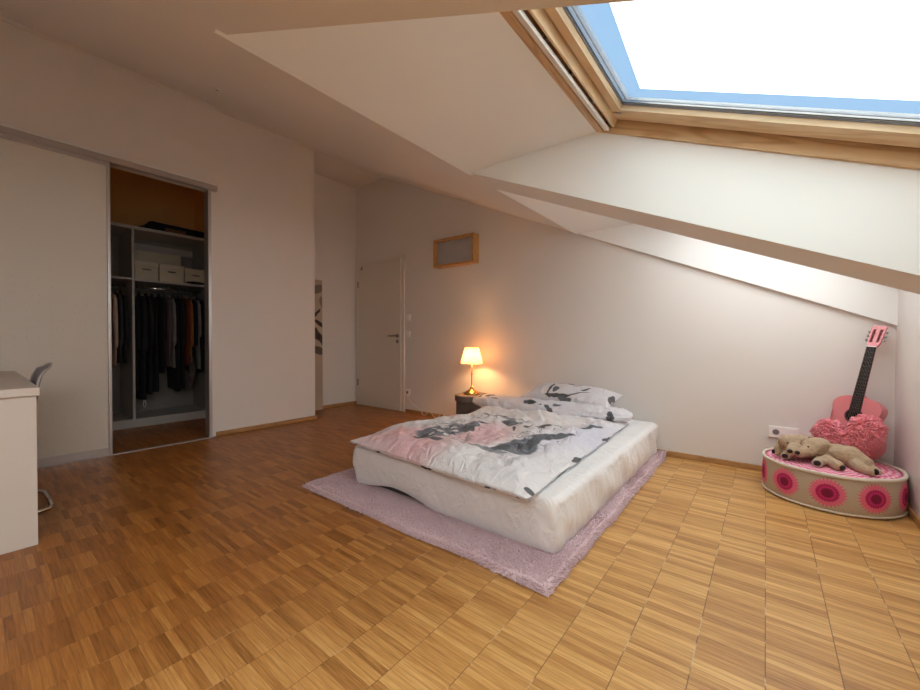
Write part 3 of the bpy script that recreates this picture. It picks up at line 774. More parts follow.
def duvet():
    C = V((-1.5, 2.3, .28))
    root = empty('duvet', C, 'white duvet with pink, lavender and grey brush-stroke print spread over the mattress', 'duvet')
    FL, FR, BR, BL = V((-2.09, 1.52)), V((-.770, 1.435)), V((-.845, 3.25)), V((-2.10, 3.10))
    nu, nv = 110, 140
    def surf(u, v):
        a = FL.lerp(FR, u); b = BL.lerp(BR, u); p = a.lerp(b, v)
        e = min(u, 1-u)*1.3; e2 = min(v*1.8, 1.)
        p.x += (-.10*math.exp(-((v-.30)/.16)**2)+.06*math.exp(-((v-.70)/.14)**2))*(1-u)**3
        p.x += .014*noise.noise(V((v*7, 3, 0)))*(1 if u > .5 else .6); p.y += .016*noise.noise(V((u*6, 9, 0)))*(1-v)
        f = (1-(1-min(1, e/.20))**2.2)*(1-(1-min(1, e2/.14))**2.2)
        z = .016+f*.050+.012*(1-u)**6*(1-v)
        z += f*(.030*noise.noise(V((p.x*3.2, p.y*2.8, 0)))+.022*noise.noise(V((p.x*8+p.y*3, p.y*6, 5)))+.012*noise.noise(V((p.x*20+p.y*9, p.y*14, 2))))
        z += .006*noise.noise(V((p.x*30, p.y*30, 7)))*max(0, 1-f)*.8
        return V((p.x, p.y, .272+max(.006, z)))
    bm = nb(); top = [[bm.verts.new(surf(i/nu, j/nv)-C) for j in range(nv+1)] for i in range(nu+1)]
    bot = [[None]*(nv+1) for _ in range(nu+1)]
    for i in range(nu+1):
        for j in range(nv+1):
            if i in (0, nu) or j in (0, nv): bot[i][j] = top[i][j]
            else:
                p = top[i][j].co.copy(); p.z = .272+.0085-C.z
                if i < 8 or j < 5: p.z = .272+.0085-C.z
                bot[i][j] = bm.verts.new(p)
    for i in range(nu):
        for j in range(nv):
            bm.faces.new((top[i][j], top[i+1][j], top[i+1][j+1], top[i][j+1]))
            f = (bot[i][j], bot[i][j+1], bot[i+1][j+1], bot[i+1][j])
            try: bm.faces.new(f)
            except ValueError: pass
    o = link('cover', bm, MD, root, True); o.location = (0, 0, 0)
    # make the print read its pattern in room-sized units
    for v in o.data.vertices: v.co += C
    o.location = -C
    # hem piping along the front and the open side
    k = NT('hem_with_dark_marks'); co = k.coord(); n = k.noise(co, 9., 2.)
    k.color(k.mix(k.smooth(n, .56, .62), (.60, .50, .47), (.05, .05, .055))); k.rough(.9)
    bm = nb(); pts = [surf(i/60, 0) - C + V((0, .006, -.008)) for i in range(61)]; tube(bm, pts, .0055, 6)
    link('hem', bm, k.m, root, True)
    k2 = NT('side_piping'); k2.color(k2.mix(k2.smooth(k2.noise(k2.coord(), 8., 1.), .60, .64), (.45, .43, .46), (.05, .05, .055))); k2.rough(.9)
    bm = nb(); pts = [surf(1, j/80) - C + V((.002, 0, -.002)) for j in range(81)]; tube(bm, pts, .0022, 6)
    link('piping', bm, k2.m, root, True)
    # turned-down top edge, a long soft roll
    bm = nb(); n1, n2 = 120, 30; rings = []
    for i in range(n1+1):
        t = i/n1; x = -2.255+(1.455)*t; yc = 3.10+.06*t-.02*math.sin(t*5)
        w = .155*(max(.0, 1-abs(2*t-1)**5)**.5)*(1-.12*t)+.006; hh = .064*(max(0, 1-abs(2*t-1)**6)**.5)*(1-.15*t)+.004
        ring = []
        for q in range(n2):
            a = 2*math.pi*q/n2; cs, sn = math.cos(a), math.sin(a)
            cr = .014*noise.noise(V((x*7+cs*2.5, cs*2, sn*2)))+.011*noise.noise(V((x*18+cs*7, cs*4, sn*4)))
            k_ = min(1, hh/.03)
            yy = yc+math.copysign(abs(cs)**.8, cs)*(w+cr*k_); zz = .306+.052+(sn*hh + (cr*k_))
            zz = max(zz, .288+.0)
            ring.append(bm.verts.new(V((x, yy, zz))-C))
        rings.append(ring)
    for A, B in zip(rings, rings[1:]):
        for q in range(n2): bm.faces.new((A[q], A[(q+1) % n2], B[(q+1) % n2], B[q]))
    bm.faces.new(rings[0][::-1]); bm.faces.new(rings[-1])
    o = link('turned_edge', bm, MF, root, True)
    for v in o.data.vertices: v.co += C
    o.location = -C
duvet()

def pillow():
    root = empty('pillow', (-1.385, 3.365, .445), 'white pillow with dark brush-stroke print against the wall at the bed head', 'pillow')
    root.rotation_euler = (math.radians(14), math.radians(2), math.radians(-3))
    w, d, h = .415, .18, .088; n1, n2 = 60, 36; bm = nb(); top = []; bot = []
    for i in range(n1+1):
        tr, br = [], []
        for j in range(n2+1):
            u, v = i/n1*2-1, j/n2*2-1
            sx = 1-.06*(1-v*v) ; sy = 1-.10*(1-u*u)
            pin = (1-abs(u)**3.2)**.55*(1-abs(v)**2.6)**.55 if abs(u) < 1 and abs(v) < 1 else 0
            x, y = u*w*(1-.05*(1-abs(v)**2)), v*d*(1-.08*(1-abs(u)**2))
            z = h*pin*(1-.15*(u < 0)*abs(u)); nn = (.012*noise.noise(V((x*9, y*9, 2)))+.006*noise.noise(V((x*24, y*20, 4))))*min(1, pin*2)
            a = bm.verts.new((x, y, z+nn)); tr.append(a)
            br.append(a if pin == 0 else bm.verts.new((x, y, -z*.9)))
        top.append(tr); bot.append(br)
    for i in range(n1):
        for j in range(n2):
            bm.faces.new((top[i][j], top[i+1][j], top[i+1][j+1], top[i][j+1]))
            try: bm.faces.new((bot[i][j], bot[i][j+1], bot[i+1][j+1], bot[i+1][j]))
            except ValueError: pass
    link('pillowcase', bm, MP, root, True)
pillow()

# ---------------------------------------------------------------- stool and lamp
SX, SY, SH = -2.462, 3.345, .368
def stool():
    root = empty('round_stool', (SX, SY, 0), 'round dark brown velour stool standing beside the bed head', 'stool')
    bm = nb(); lathe(bm, [(.165, .0), (.172, .012), (.173, .16), (.171, SH-.064)], seg=48); link('body', bm, M['stool'], root, True)
    bm = nb(); lathe(bm, [(.172, SH-.070), (.184, SH-.066), (.187, SH-.058), (.187, SH-.014), (.183, SH-.005), (.174, SH-.001), (.10, SH+.001), (.01, SH)], seg=48); link('lid', bm, M['stool_lid'], root, True)
stool()
def lamp():
    root = empty('table_lamp', (SX, SY-.01, SH+.002), 'small lit brass table lamp with pleated cream shade on the brown stool', 'lamp')
    bm = nb(); lathe(bm, [(.088, 0), (.090, .006), (.082, .018), (.060, .032), (.034, .045), (.020, .058), (.014, .075), (.010, .088)], seg=40); link('base', bm, M['brass'], root, True)
    bm = nb(); lathe(bm, [(.0055, .085), (.0055, .20), (.009, .205), (.009, .215), (.0055, .22), (.0055, .36)], seg=14); link('pole', bm, M['brass'], root, True)
    bm = nb(); lathe(bm, [(.012, .36), (.013, .40), (.010, .405)], seg=14); link('socket', bm, M['brass'], root, True)
    k = NT('pleated_shade'); k.n.remove(k.b)
    d = k.node('ShaderNodeBsdfDiffuse'); d.inputs[0].default_value = (.80, .68, .50, 1)
    t = k.node('ShaderNodeBsdfTranslucent'); t.inputs[0].default_value = (.92, .78, .55, 1)
    m = k.node('ShaderNodeMixShader'); m.inputs[0].default_value = .6
    k.l.new(d.outputs[0], m.inputs[1]); k.l.new(t.outputs[0], m.inputs[2]); k.l.new(m.outputs[0], k.out.inputs[0])
    bm = nb(); n = 192; A = []; B = []
    zb, zt_ = .325, .502
    rings = []
    for (r, z) in [(.112, zb), (.111, zb+.01), (.104, zb+.04), (.087, zb+.11), (.072, zt_-.012), (.069, zt_)]:
        ring = []
        for q in range(n):
            a = 2*math.pi*q/n; rr = r*(1+.030*math.cos(32*a)+.01*math.sin(9*a))
            ring.append(bm.verts.new((rr*math.cos(a), rr*math.sin(a), z+.0015*math.cos(32*a))))
        rings.append(ring)
    for A_, B_ in zip(rings, rings[1:]):
        for q in range(n): bm.faces.new((A_[q], A_[(q+1) % n], B_[(q+1) % n], B_[q]))
    bmesh.ops.solidify(bm, geom=bm.faces[:], thickness=.0012)
    link('lamp_shade', bm, k.m, root, True)
    bm = nb(); ellipsoid(bm, (0, 0, .425), (.024, .024, .030)); 
    e = NT('bulb_glow'); e.b.inputs['Emission Color'].default_value = (1, .62, .28, 1); e.b.inputs['Emission Strength'].default_value = 25; e.color((.9, .8, .6))
    link('bulb', bm, e.m, root, True)
    L = bpy.data.lights.new('bulb_light', 'POINT'); L.energy = LAMP_W; L.color = (1, .50, .19); L.shadow_soft_size = .028
    lo = bpy.data.objects.new('bulb_light', L); COL.objects.link(lo); lo.parent = root; lo.location = (0, -.0, .39)
lamp()

# ---------------------------------------------------------------- wall box, switches, sockets, cable
def wall_box():
    x0, x1, z0, z1 = -3.126, -2.534, 1.806, 2.130; xc, zc = (x0+x1)/2, (z0+z1)/2; w, h = (x1-x0)/2, (z1-z0)/2; D = .108; b = .026
    root = empty('box_frame', (xc, YB-.0005, zc), 'honey wood box frame with a grey frosted panel mounted on the wall', 'wall box')
    def P(n, a, c, m):
        bm = nb(); box(bm, a, c, .002, 1); return link(n, bm, m, root)
    P('top_board', (-w, -D, h-b), (w, 0, h), M['frame_wood']); P('bottom_board', (-w, -D, -h), (w, 0, -h+b), M['frame_wood'])
    P('side_board', (-w, -D, -h+b), (-w+b, 0, h-b), M['frame_wood']); P('side_board', (w-b, -D, -h+b), (w, 0, h-b), M['frame_wood'])
    P('frosted_panel', (-w+b, -D+.045, -h+b), (w-b, -D+.053, h-b), M['frost'])
wall_box()
def wall_plate(name, x, z, w, h, label, cat, kind):
    root = empty(name, (x, YB, z), label, cat)
    bm = nb(); box(bm, (-w/2, -.014, -h/2), (w/2, 0, h/2), .002, 2); link('plate', bm, M['plastic'], root)
    if kind == 'switch':
        bm = nb(); box(bm, (-w/2+.012, -.020, -h/2+.012), (w/2-.012, -.014, h/2-.012), .002, 2); link('rocker', bm, M['plastic'], root)
    else:
        offs = [0] if kind == 'socket' else [-w/4]
        for ox in offs:
            bm = nb()
            bmesh.ops.create_cone(bm, cap_ends=True, segments=24, radius1=.019, radius2=.019, depth=.002, matrix=Matrix.Translation((ox, -.0150, 0)) @ Matrix.Rotation(math.pi/2, 4, 'X'))
            tag(link('inlet', bm, M['plastic_dark'], root), 'dark round inlet')
        if kind == 'double':
            bm = nb(); box(bm, (.006, -.017, -h/2+.008), (w/2-.006, -.011, h/2-.008), .001, 1); link('cover', bm, M['plastic'], root)
wall_plate('light_switch', -3.658, 1.235, .080, .080, 'white light switch beside the door, upper of the pair', 'switch', 'switch')
wall_plate('light_switch', -3.658, 1.020, .080, .080, 'white light switch beside the door, lower of the pair', 'switch', 'switch')
wall_plate('wall_socket', -3.665, .262, .080, .080, 'white wall socket near the floor below the light switches', 'socket', 'socket')
wall_plate('double_socket', .105, .300, .165, .078, 'white double wall socket just above the round floor cushion', 'socket', 'double')
bm = nb()
tube(bm, [(-3.66, YB-.012, .255), (-3.64, YB-.022, .19), (-3.52, YB-.02, .10), (-3.40, YB-.03, .055), (-3.36, YB-.04, .006), (-3.31, YB-.05, .006), (-3.30, YB-.02, .05), (-3.24, YB-.03, .062), (-3.16, YB-.05, .008), (-3.10, YB-.05, .006), (-3.08, YB-.03, .05), (-3.03, YB-.03, .060), (-2.97, YB-.055, .006), (-2.93, YB-.04, .03), (-2.90, YB-.04, .006), (-2.70, YB-.05, .006)], .0035, 6)
tag(link('white_cable', bm, M['plastic'], None, True), 'thin white cable looping from the wall socket along the skirting', 'cable')
root = empty('ceiling_hook', (-2.80, 1.02, zs(-2.80)), 'tiny dark hook plate on the sloped ceiling', 'hook')
bm = nb(); box(bm, (-.03, -.012, -.006), (.03, .012, .002), .001, 1, Matrix.Rotation(math.atan(TAN), 4, 'Y')); link('plate', bm, M['plastic'], root)
bm = nb(); box(bm, (-.022, -.003, -.010), (.022, .003, -.0055), .001, 1, Matrix.Rotation(math.atan(TAN), 4, 'Y')); link('slot', bm, M['plastic_dark'], root)

# ---------------------------------------------------------------- round floor cushion
PX, PY, PR, PH = .308, 3.238, .318, .205
def pouf():
    root = empty('round_floor_cushion', (PX, PY, 0), 'round beige floor cushion with pink sunburst medallions in the room corner', 'cushion')
    k = NT('sunburst_embroidery'); x, y, z = k.sep(k.coord())
    n = 10
    ang = k.math('ARCTAN2', y, x); a = k.math('MULTIPLY', k.math('ADD', ang, math.radians(PHASE)), n/(2*math.pi))
    fa = k.math('SUBTRACT', k.math('FRACT', a), .5)
    dx = k.math('MULTIPLY', fa, 2*math.pi*PR/n); dz = k.math('SUBTRACT', z, .112)
    r = k.math('SQRT', k.math('ADD', k.math('MULTIPLY', dx, dx), k.math('MULTIPLY', dz, dz)))
    th = k.math('ARCTAN2', dz, dx)
    spike = k.math('MULTIPLY', k.math('COSINE', k.math('MULTIPLY', th, 28.)), .008)
    inner = k.math('SUBTRACT', r, k.math('MULTIPLY', spike, .4))
    outer = k.math('SUBTRACT', r, spike)
    weave = k.noise(k.mapping(k.coord(), (1, 1, 3)), 160., 2.)
    base = k.mix(weave, (.46, .37, .27), (.62, .52, .40))
    c = k.mix(k.math('LESS_THAN', outer, .074), base, (.80, .16, .27))
    c = k.mix(k.math('LESS_THAN', inner, .048), c, (.45, .015, .11))
    c = k.mix(k.math('LESS_THAN', inner, .036), c, (.62, .03, .17))
    c = k.mix(k.math('LESS_THAN', inner, .026), c, (.22, .008, .05))
    k.color(c); k.rough(.9); k.bump(weave, .4, .003)
    def bulge(z): return .010*math.sin(math.pi*min(1, max(0, z/PH)))
    bm = nb(); prof = [(.27, .002), (PR-.012, .006)]+[(PR-.008+bulge(t*PH), t*PH) for t in (.08, .2, .35, .5, .65, .8, .92)]+[(PR-.012, PH-.002)]
    seg = 120; rings = []
    for r_, z_ in prof:
        rings.append([bm.verts.new(((r_+.004*noise.noise(V((math.cos(t)*3, math.sin(t)*3, z_*12))))*math.cos(t), (r_+.004*noise.noise(V((math.cos(t)*3, math.sin(t)*3, z_*12))))*math.sin(t), z_)) for t in [2*math.pi*q/seg for q in range(seg)]])
    for A, B in zip(rings, rings[1:]):
        for q in range(seg): bm.faces.new((A[q], A[(q+1) % seg], B[(q+1) % seg], B[q]))
    bm.faces.new(rings[0][::-1])
    link('side', bm, k.m, root, True)
    t = NT('pink_top_print'); x, y, z = t.sep(t.coord())
    rr = t.math('SQRT', t.math('ADD', t.math('MULTIPLY', x, x), t.math('MULTIPLY', y, y))); th = t.math('ARCTAN2', y, x)
    w = t.math('SINE', t.math('ADD', t.math('MULTIPLY', rr, 230.), t.math('MULTIPLY', t.math('COSINE', t.math('MULTIPLY', th, 40.)), 1.2)))
    c = t.mix(t.smooth(w, -.4, .2), (.72, .14, .27), (.82, .36, .46)); c = t.mix(t.smooth(w, .55, .95), c, (.86, .60, .63))
    t.color(c); t.rough(.9)
    bm = nb(); lathe(bm, [(PR-.006, PH-.003), (PR-.03, PH+.005), (PR-.07, PH+.012), (PR-.14, PH+.018), (.05, PH+.020), (.004, PH+.020)], seg=80); link('top', bm, t.m, root, True)
    cream = plain('cream_piping', (.70, .62, .52), .9, bump=.4)
    bm = nb(); tube(bm, [((PR-.006+.003*noise.noise(V((a*3, 0, 0))))*math.cos(a), (PR-.006)*math.sin(a), PH+.003+.003*noise.noise(V((math.cos(a)*2, math.sin(a)*2, 0)))) for a in [2*math.pi*q/90 for q in range(90)]], .010, 8, True)
    link('piping', bm, cream, root, True)
    bm = nb(); tube(bm, [((PR-.004)*math.cos(a), (PR-.004)*math.sin(a), .012) for a in [2*math.pi*q/90 for q in range(90)]], .006, 8, True)
    link('piping', bm, cream, root, True)
PHASE = 6.0
pouf()
PT = PH+.020

# ---------------------------------------------------------------- guitar
def guitar():
    pink = plain('pink_lacquer', (.76, .25, .27), .28, var=.03); pinkd = plain('pink_lacquer_side', (.72, .22, .24), .3, var=.03)
    ebony = plain('ebony_board', (.018, .016, .017), .4); fretm = M['steel']
    root = empty('small_guitar', (0, 0, 0), 'pink child-size acoustic guitar leaning in the corner behind the heart cushion', 'guitar')
    base = V((.386, 3.362, PT+.004)); zl = V((.195, .155, 1)).normalized()
    n = V((-.50, -.86, 0)); n = (n - zl*n.dot(zl)).normalized(); xl = zl.cross(n)   # front normal n ; local -Y = n
    xl = (-n).cross(zl).normalized() if False else zl.cross(n).normalized()
    R = Matrix((xl, -n, zl)).transposed()
    if R.determinant() < 0: R = Matrix((-xl, -n, zl)).transposed()
    root.matrix_world = Matrix.Translation(base) @ R.to_4x4()
    Lb = .385
    ctrl = [(0, .0), (.010, .075), (.035, .115), (.075, .140), (.12, .146), (.17, .130), (.205, .108), (.232, .098), (.26, .100), (.30, .113), (.335, .112), (.362, .092), (.378, .060), (Lb, .022), (Lb, 0)]
    def cr(p0, p1, p2, p3, t): return .5*((2*p1)+(-p0+p2)*t+(2*p0-5*p1+4*p2-p3)*t*t+(-p0+3*p1-3*p2+p3)*t**3)
    out = []
    for i in range(len(ctrl)-1):
        P = [V(ctrl[max(0, min(len(ctrl)-1, i+d))]) for d in (-1, 0, 1, 2)]
        for q in range(5):
            v = cr(*P, q/5); out.append((max(0, v.y), v.x))
    out.append((0, Lb))
    right = [(w, z) for w, z in out if w > 1e-4]
    loop = [(0, 0)] + right + [(0, Lb)] + [(-w, z) for w, z in right[::-1]]
    D = .078
    def face(y, ins=0.):
        bm = nb(); vs = [bm.verts.new((w*(1-ins), y, z)) for w, z in loop]; return bm, vs
    bm = nb(); fv = [bm.verts.new((w, 0, z)) for w, z in loop]; bv = [bm.verts.new((w, D, z)) for w, z in loop]
    for i in range(len(loop)):
        j = (i+1) % len(loop); bm.faces.new((fv[i], fv[j], bv[j], bv[i]))
    bm.faces.new(bv[::-1]); bmesh.ops.triangulate(bm, faces=[f for f in bm.faces if len(f.verts) > 4])
    link('sides_and_back', bm, pinkd, root)
    bm = nb(); a = [bm.verts.new((w*1.005, -.004, z*1.004-.0005)) for w, z in loop]; b = [bm.verts.new((w*1.005, .001, z*1.004-.0005)) for w, z in loop]
    bm.faces.new(a); bm.faces.new(b[::-1])
    for i in range(len(loop)):
        j = (i+1) % len(loop); bm.faces.new((a[i], b[i], b[j], a[j]))
    bmesh.ops.triangulate(bm, faces=[f for f in bm.faces if len(f.verts) > 4])
    link('soundboard', bm, pink, root)
    SHZ = .262
    RX = Matrix.Rotation(math.pi/2, 4, 'X')
    bm = nb(); bmesh.ops.create_cone(bm, cap_ends=True, segments=40, radius1=.044, radius2=.044, depth=.002, matrix=Matrix.Translation((0, -.0055, SHZ)) @ RX); link('rosette', bm, plain('rosette_dark', (.14, .05, .06), .4), root)
    bm = nb(); bmesh.ops.create_cone(bm, cap_ends=True, segments=40, radius1=.036, radius2=.036, depth=.002, matrix=Matrix.Translation((0, -.0067, SHZ)) @ RX); link('sound_hole', bm, plain('sound_hole_dark', (.012, .008, .008), .9), root)
    NZ = .70
    bm = nb(); prism = [(-.026, SHZ+.022), (.026, SHZ+.022), (.0215, NZ), (-.0215, NZ)]
    a = [bm.verts.new((x, -.0125, z)) for x, z in prism]; b = [bm.verts.new((x, -.0050, z)) for x, z in prism]
    bm.faces.new(a); bm.faces.new(b[::-1])
    for i in range(4): bm.faces.new((a[i], b[i], b[(i+1) % 4], a[(i+1) % 4]))
    scale = NZ-.10; nf0 = 6
    for q in range(1, 19):
        z = NZ - scale*(1-2**(-q/12.))
        if z > SHZ+.03: box(bm, (-.0225, -.0132, z-.0006), (.0225, -.0122, z+.0006))
    bm.faces.ensure_lookup_table()
    for f in bm.faces[6:]: f.material_index = 1
    link('fretboard', bm, [ebony, fretm], root)
    bm = nb(); tube(bm, [(0, .016, Lb-.03), (0, .014, Lb+.02), (0, .0095, NZ)], [.0205, .0185, .0160], 12); link('neck', bm, pinkd, root, True)
    bm = nb(); box(bm, (-.022, .0, Lb-.02), (.022, .05, Lb+.012), .008, 2); link('heel', bm, pinkd, root, True)
    bm = nb(); box(bm, (-.022, -.0165, NZ), (.022, -.003, NZ+.005)); link('nut', bm, M['plastic'], root)
    # slotted headstock, tilted a little back
    hd = empty('headstock', (0, 0, 0)); hd.parent = root; hd.location = (0, -.004, NZ+.004); hd.rotation_euler = (math.radians(-12), 0, 0)
    bm = nb()
    def pl(pts, y0, y1):
        a = [bm.verts.new((x, y0, z)) for x, z in pts]; b = [bm.verts.new((x, y1, z)) for x, z in pts]
        bm.faces.new(a); bm.faces.new(b[::-1])
        for i in range(len(pts)): bm.faces.new((a[i], b[i], b[(i+1) % len(pts)], a[(i+1) % len(pts)]))
    T0, T1 = 0., .016
    pl([(-.021, 0), (.021, 0), (.030, .030), (-.030, .030)], T0, T1)
    pl([(-.030, .030), (-.022, .030), (-.023, .118), (-.032, .118)], T0, T1)
    pl([(.022, .030), (.030, .030), (.032, .118), (.023, .118)], T0, T1)
    pl([(-.0085, .030), (.0085, .030), (.0085, .118), (-.0085, .118)], T0, T1)
    pl([(-.032, .118), (.032, .118), (.033, .136), (.020, .147), (0, .140), (-.020, .147), (-.033, .136)], T0, T1)
    link('headstock_plate', bm, pink, hd)
    bm = nb(); box(bm, (-.0225, .0125, .029), (-.008, .0155, .119)); box(bm, (.008, .0125, .029), (.0225, .0155, .119)); link('slot_shadow_backing', bm, plain('slot_pink', (.30, .04, .06), .6), hd)
    for s in (-1, 1):
        for z in (.045, .073, .101):
            bm = nb(); tube(bm, [(s*.010, .007, z), (s*.040, .007, z)], .0028, 8); box(bm, (s*.036, -.002, z-.006) if s > 0 else (-.045, -.002, z-.006), (s*.045, .014, z+.006) if s > 0 else (-.036, .014, z+.006), .002, 1)
            link('tuning_peg', bm, M['steel'], hd)
    bm = nb(); box(bm, (-.05, -.013, .085), (.05, -.004, .099), .002, 1); link('bridge', bm, ebony, root)
    bm = nb()
    for q in range(6):
        u = (q-2.5)/2.5; tube(bm, [(u*.020, -.0155, .095), (u*.0165, -.0175, NZ+.002)], .0005, 4)
    link('strings', bm, M['chrome'], root)
guitar()

# ---------------------------------------------------------------- heart cushion
def heart():
    root = empty('heart_cushion', (0, 0, 0), 'shaggy bright pink heart cushion propped against the pink guitar', 'cushion')
    c = V((.405, 3.258, PT+.130)); n = V((-.36, -.90, .26)).normalized(); zl = V((0, 0, 1)); zl = (zl-n*zl.dot(n)).normalized(); xl = n.cross(zl)*-1
    xl = zl.cross(n) * 1.0
    R = Matrix((xl, -n, zl)).transposed()
    if R.determinant() < 0: R = Matrix((-xl, -n, zl)).transposed()
    R = R @ Matrix.Rotation(math.radians(14), 3, 'Y').inverted() if False else R @ Matrix.Rotation(HROT, 3, 'Y')
    root.matrix_world = Matrix.Translation(c) @ R.to_4x4()
    # heart outline in (x,z)
    pts = []
    for i in range(80):
        t = 2*math.pi*i/80; hx = math.sin(t)**3*.152; hz = (13*math.cos(t)-5*math.cos(2*t)-2*math.cos(3*t)-math.cos(4*t)+2.5)/16*.145; pts.append((hx, hz-(.045*math.exp(-(hx/.035)**2) if hz > 0 else 0)))
    bm = nb(); rings = []; K = 9
    for s in (-1, 1):
        pr = []
        for k in range(K):
            f = 1-k/(K-.0); y = s*.052*(1-f**2.6)**.5
            pr.append([(x*f, y, z*f+.02*(1-f)) for x, z in pts])
        rings.append(pr)
    outer = [bm.verts.new(p) for p in rings[0][0]]
    for s, pr in zip((-1, 1), rings):
        prev = outer
        for k in range(1, K):
            cur = [bm.verts.new(p) for p in pr[k]]
            for q in range(80): bm.faces.new((prev[q], prev[(q+1) % 80], cur[(q+1) % 80], cur[q]))
            prev = cur
        bm.faces.new(prev)
    bmesh.ops.recalc_face_normals(bm, faces=bm.faces)
    surf = [(f.calc_center_median(), f.normal.copy(), f.calc_area(), [v.co.copy() for v in f.verts]) for f in bm.faces if len(f.verts) == 4]
    hm = NT('hot_pink_shag'); co = hm.coord(); nn = hm.noise(co, 60., 3.)
    hm.color(hm.mix(nn, (.95, .16, .24), (1.0, .48, .52))); hm.rough(.9)
    hm.b.inputs['Sheen Weight'].default_value = .2
    link('cover', bm, hm.m, root, True)
    rnd = random.Random(5); vs, fs = [], []
    tot = sum(s[2] for s in surf); down = R.inverted() @ V((0, 0, -1))
    for cc, nr, ar, q in surf:
        if nr.y > .75: continue
        k = ar/tot*3600; k = int(k)+(rnd.random() < k % 1)
        for _ in range(k):
            u, w = rnd.random(), rnd.random(); p = q[0].lerp(q[1], u).lerp(q[3].lerp(q[2], u), w)
            l = rnd.uniform(.020, .032); side = V((noise.noise(p*25), 0, noise.noise(p*25+V((5, 5, 5)))))
            d = (nr*.8+down*.35+side*1.6+V((rnd.uniform(-.3, .3), 0, rnd.uniform(-.3, .3)))).normalized()*l
            t = d.orthogonal().normalized()*rnd.uniform(.0038, .0070); t.rotate(Matrix.Rotation(rnd.uniform(0, 6.28), 3, d)); b2 = d.cross(t).normalized()*t.length
            b = len(vs); m = p+d*.6
            vs.extend([p-t, p+t, p+b2, m-t, m+t, m+b2, p+d+down*.006])
            fs.extend([(b, b+1, b+4, b+3), (b+1, b+2, b+5, b+4), (b+2, b, b+3, b+5), (b+3, b+4, b+6), (b+4, b+5, b+6), (b+5, b+3, b+6)])
    me = bpy.data.meshes.new('shag'); me.from_pydata([tuple(v) for v in vs], [], fs); me.materials.append(hm.m)
    for p in me.polygons: p.use_smooth = True
    o = bpy.data.objects.new('shag', me); COL.objects.link(o); o.parent = root; o['kind'] = 'stuff'
HROT = math.radians(-18)
heart()

# ---------------------------------------------------------------- plush dogs
mp = plain('tan_plush', (.52, .385, .26), 1., var=.25, scale=60, bump=.8, bscale=350)
mpl = plain('pale_plush', (.60, .50, .40), 1., var=.1, scale=60, bump=.8, bscale=350)
md = plain('dark_plush', (.030, .014, .014), .8)
Z = PT-.006
def dog_right():
    root = empty('plush_dog', (.33, 3.14, Z), 'tan plush dog sprawled in front of the heart cushion, head to the left', 'soft toy')
    o = V((.33, 3.14, Z))
    def L(p): return V(p)-o
    bm = nb()
    # torso from shoulders to rump
    capsule(bm, L((.300, 3.165, Z+.070)), L((.390, 3.150, Z+.064)), .047, .052, k=1.12)
    capsule(bm, L((.395, 3.150, Z+.052)), L((.445, 3.130, Z+.040)), .050, .036, k=1.12)
    # head and muzzle
    ellipsoid(bm, L((.232, 3.135, Z+.096)), (.058, .050, .050)); ellipsoid(bm, L((.262, 3.15, Z+.105)), (.055, .048, .045))
    capsule(bm, L((.215, 3.105, Z+.080)), L((.172, 3.070, Z+.060)), .032, .024, k=1.12)
    # ear hanging by the cheek
    ellipsoid(bm, L((.285, 3.13, Z+.08)), (.03, .03, .03))
    # front legs
    capsule(bm, L((.285, 3.10, Z+.040)), L((.325, 3.030, Z+.026)), .024, .025, k=1.12)
    capsule(bm, L((.275, 3.12, Z+.030)), L((.245, 3.045, Z+.024)), .024, .024, k=1.12)
    # hind leg folded forward
    capsule(bm, L((.405, 3.11, Z+.030)), L((.425, 3.055, Z+.024)), .032, .024, k=1.12)
    capsule(bm, L((.425, 3.06, Z+.024)), L((.458, 3.030, Z+.024)), .022, .024, k=1.12)
    # tail
    capsule(bm, L((.455, 3.135, Z+.032)), L((.500, 3.075, Z+.014)), .018, .010, k=1.12)
    remeshed('body', bm, mp, .0058, root, .0030)
    def part(n, c, r, m, rot=None, lab=None):
        bm = nb(); ellipsoid(bm, L(c), r, rot); x = link(n, bm, m, root, True)
        if lab: tag(x, lab)
    part('nose', (.156, 3.050, Z+.064), (.013, .010, .011), md)
    part('eye', (.205, 3.076, Z+.102), (.005, .004, .005), md)
    part('paw_pad', (.241, 3.0225, Z+.026), (.026, .006, .024), mpl, None, 'pale paw sole')
    part('paw_pad', (.240, 3.017, Z+.026), (.017, .005, .016), md, None, 'dark paw pad')
    part('paw_pad', (.343, 3.010, Z+.022), (.014, .010, .015), md, None, 'dark paw pad')
    part('paw_pad', (.474, 3.014, Z+.026), (.011, .010, .017), md, None, 'dark paw pad')
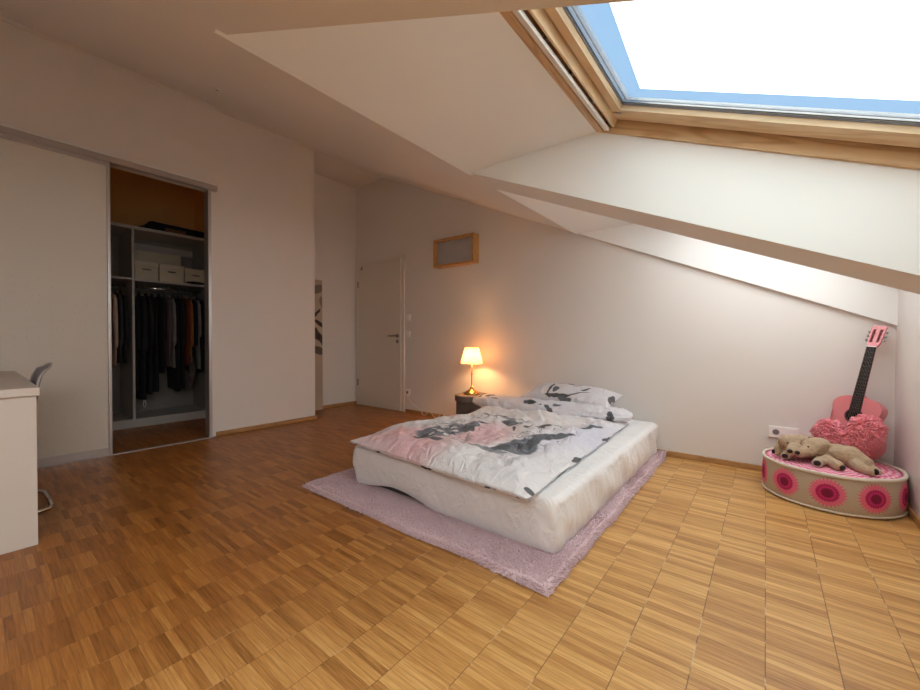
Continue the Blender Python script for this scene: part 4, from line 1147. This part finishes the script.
def dog_left():
    root = empty('plush_dog', (.17, 3.20, Z), 'tan plush dog behind the other one, its head nearest the wall socket', 'soft toy')
    o = V((.17, 3.20, Z))
    def L(p): return V(p)-o
    bm = nb()
    ellipsoid(bm, L((.130, 3.170, Z+.098)), (.062, .050, .050)); ellipsoid(bm, L((.175, 3.185, Z+.105)), (.052, .05, .046))
    capsule(bm, L((.150, 3.135, Z+.078)), L((.128, 3.085, Z+.060)), .030, .025, k=1.12)
    capsule(bm, L((.085, 3.165, Z+.080)), L((.068, 3.150, Z+.050)), .022, .020, k=1.12)
    capsule(bm, L((.185, 3.20, Z+.055)), L((.255, 3.225, Z+.045)), .042, .036, k=1.12)
    capsule(bm, L((.13, 3.17, Z+.034)), L((.110, 3.105, Z+.025)), .024, .023, k=1.12)
    capsule(bm, L((.10, 3.18, Z+.030)), L((.064, 3.155, Z+.024)), .022, .020, k=1.12)
    remeshed('body', bm, mp, .0058, root, .0030)
    def part(n, c, r, m, lab=None):
        bm = nb(); ellipsoid(bm, L(c), r); x = link(n, bm, m, root, True)
        if lab: tag(x, lab)
    part('nose', (.122, 3.062, Z+.064), (.014, .010, .012), md)
    part('eye', (.112, 3.112, Z+.102), (.005, .005, .005), md)
    part('paw_pad', (.100, 3.085, Z+.026), (.022, .006, .020), mpl, 'pale paw sole')
    part('paw_pad', (.099, 3.080, Z+.026), (.016, .005, .014), md, 'dark paw pad')
    part('paw_pad', (.048, 3.145, Z+.030), (.012, .010, .014), md, 'dark paw pad')
me_ = plain('tan_plush_ear', (.36, .24, .15), 1., var=.2, scale=60, bump=.8, bscale=350)
dog_right(); dog_left()
def ears(root, spots):
    for c, r, rot in spots:
        bm = nb(); ellipsoid(bm, V(c)-root.location, r, Matrix.Rotation(rot[0], 3, 'Z') @ Matrix.Rotation(rot[1], 3, 'Y')); link('ear', bm, me_, root, True)
ears(bpy.data.objects['plush_dog'], [((.272, 3.098, Z+.092), (.020, .012, .040), (.3, .5)), ((.232, 3.17, Z+.135), (.022, .03, .012), (0, .3))])
ears(bpy.data.objects['plush_dog.001'], [((.083, 3.132, Z+.090), (.016, .012, .034), (.4, -.3)), ((.182, 3.140, Z+.105), (.016, .012, .030), (.3, .4))])
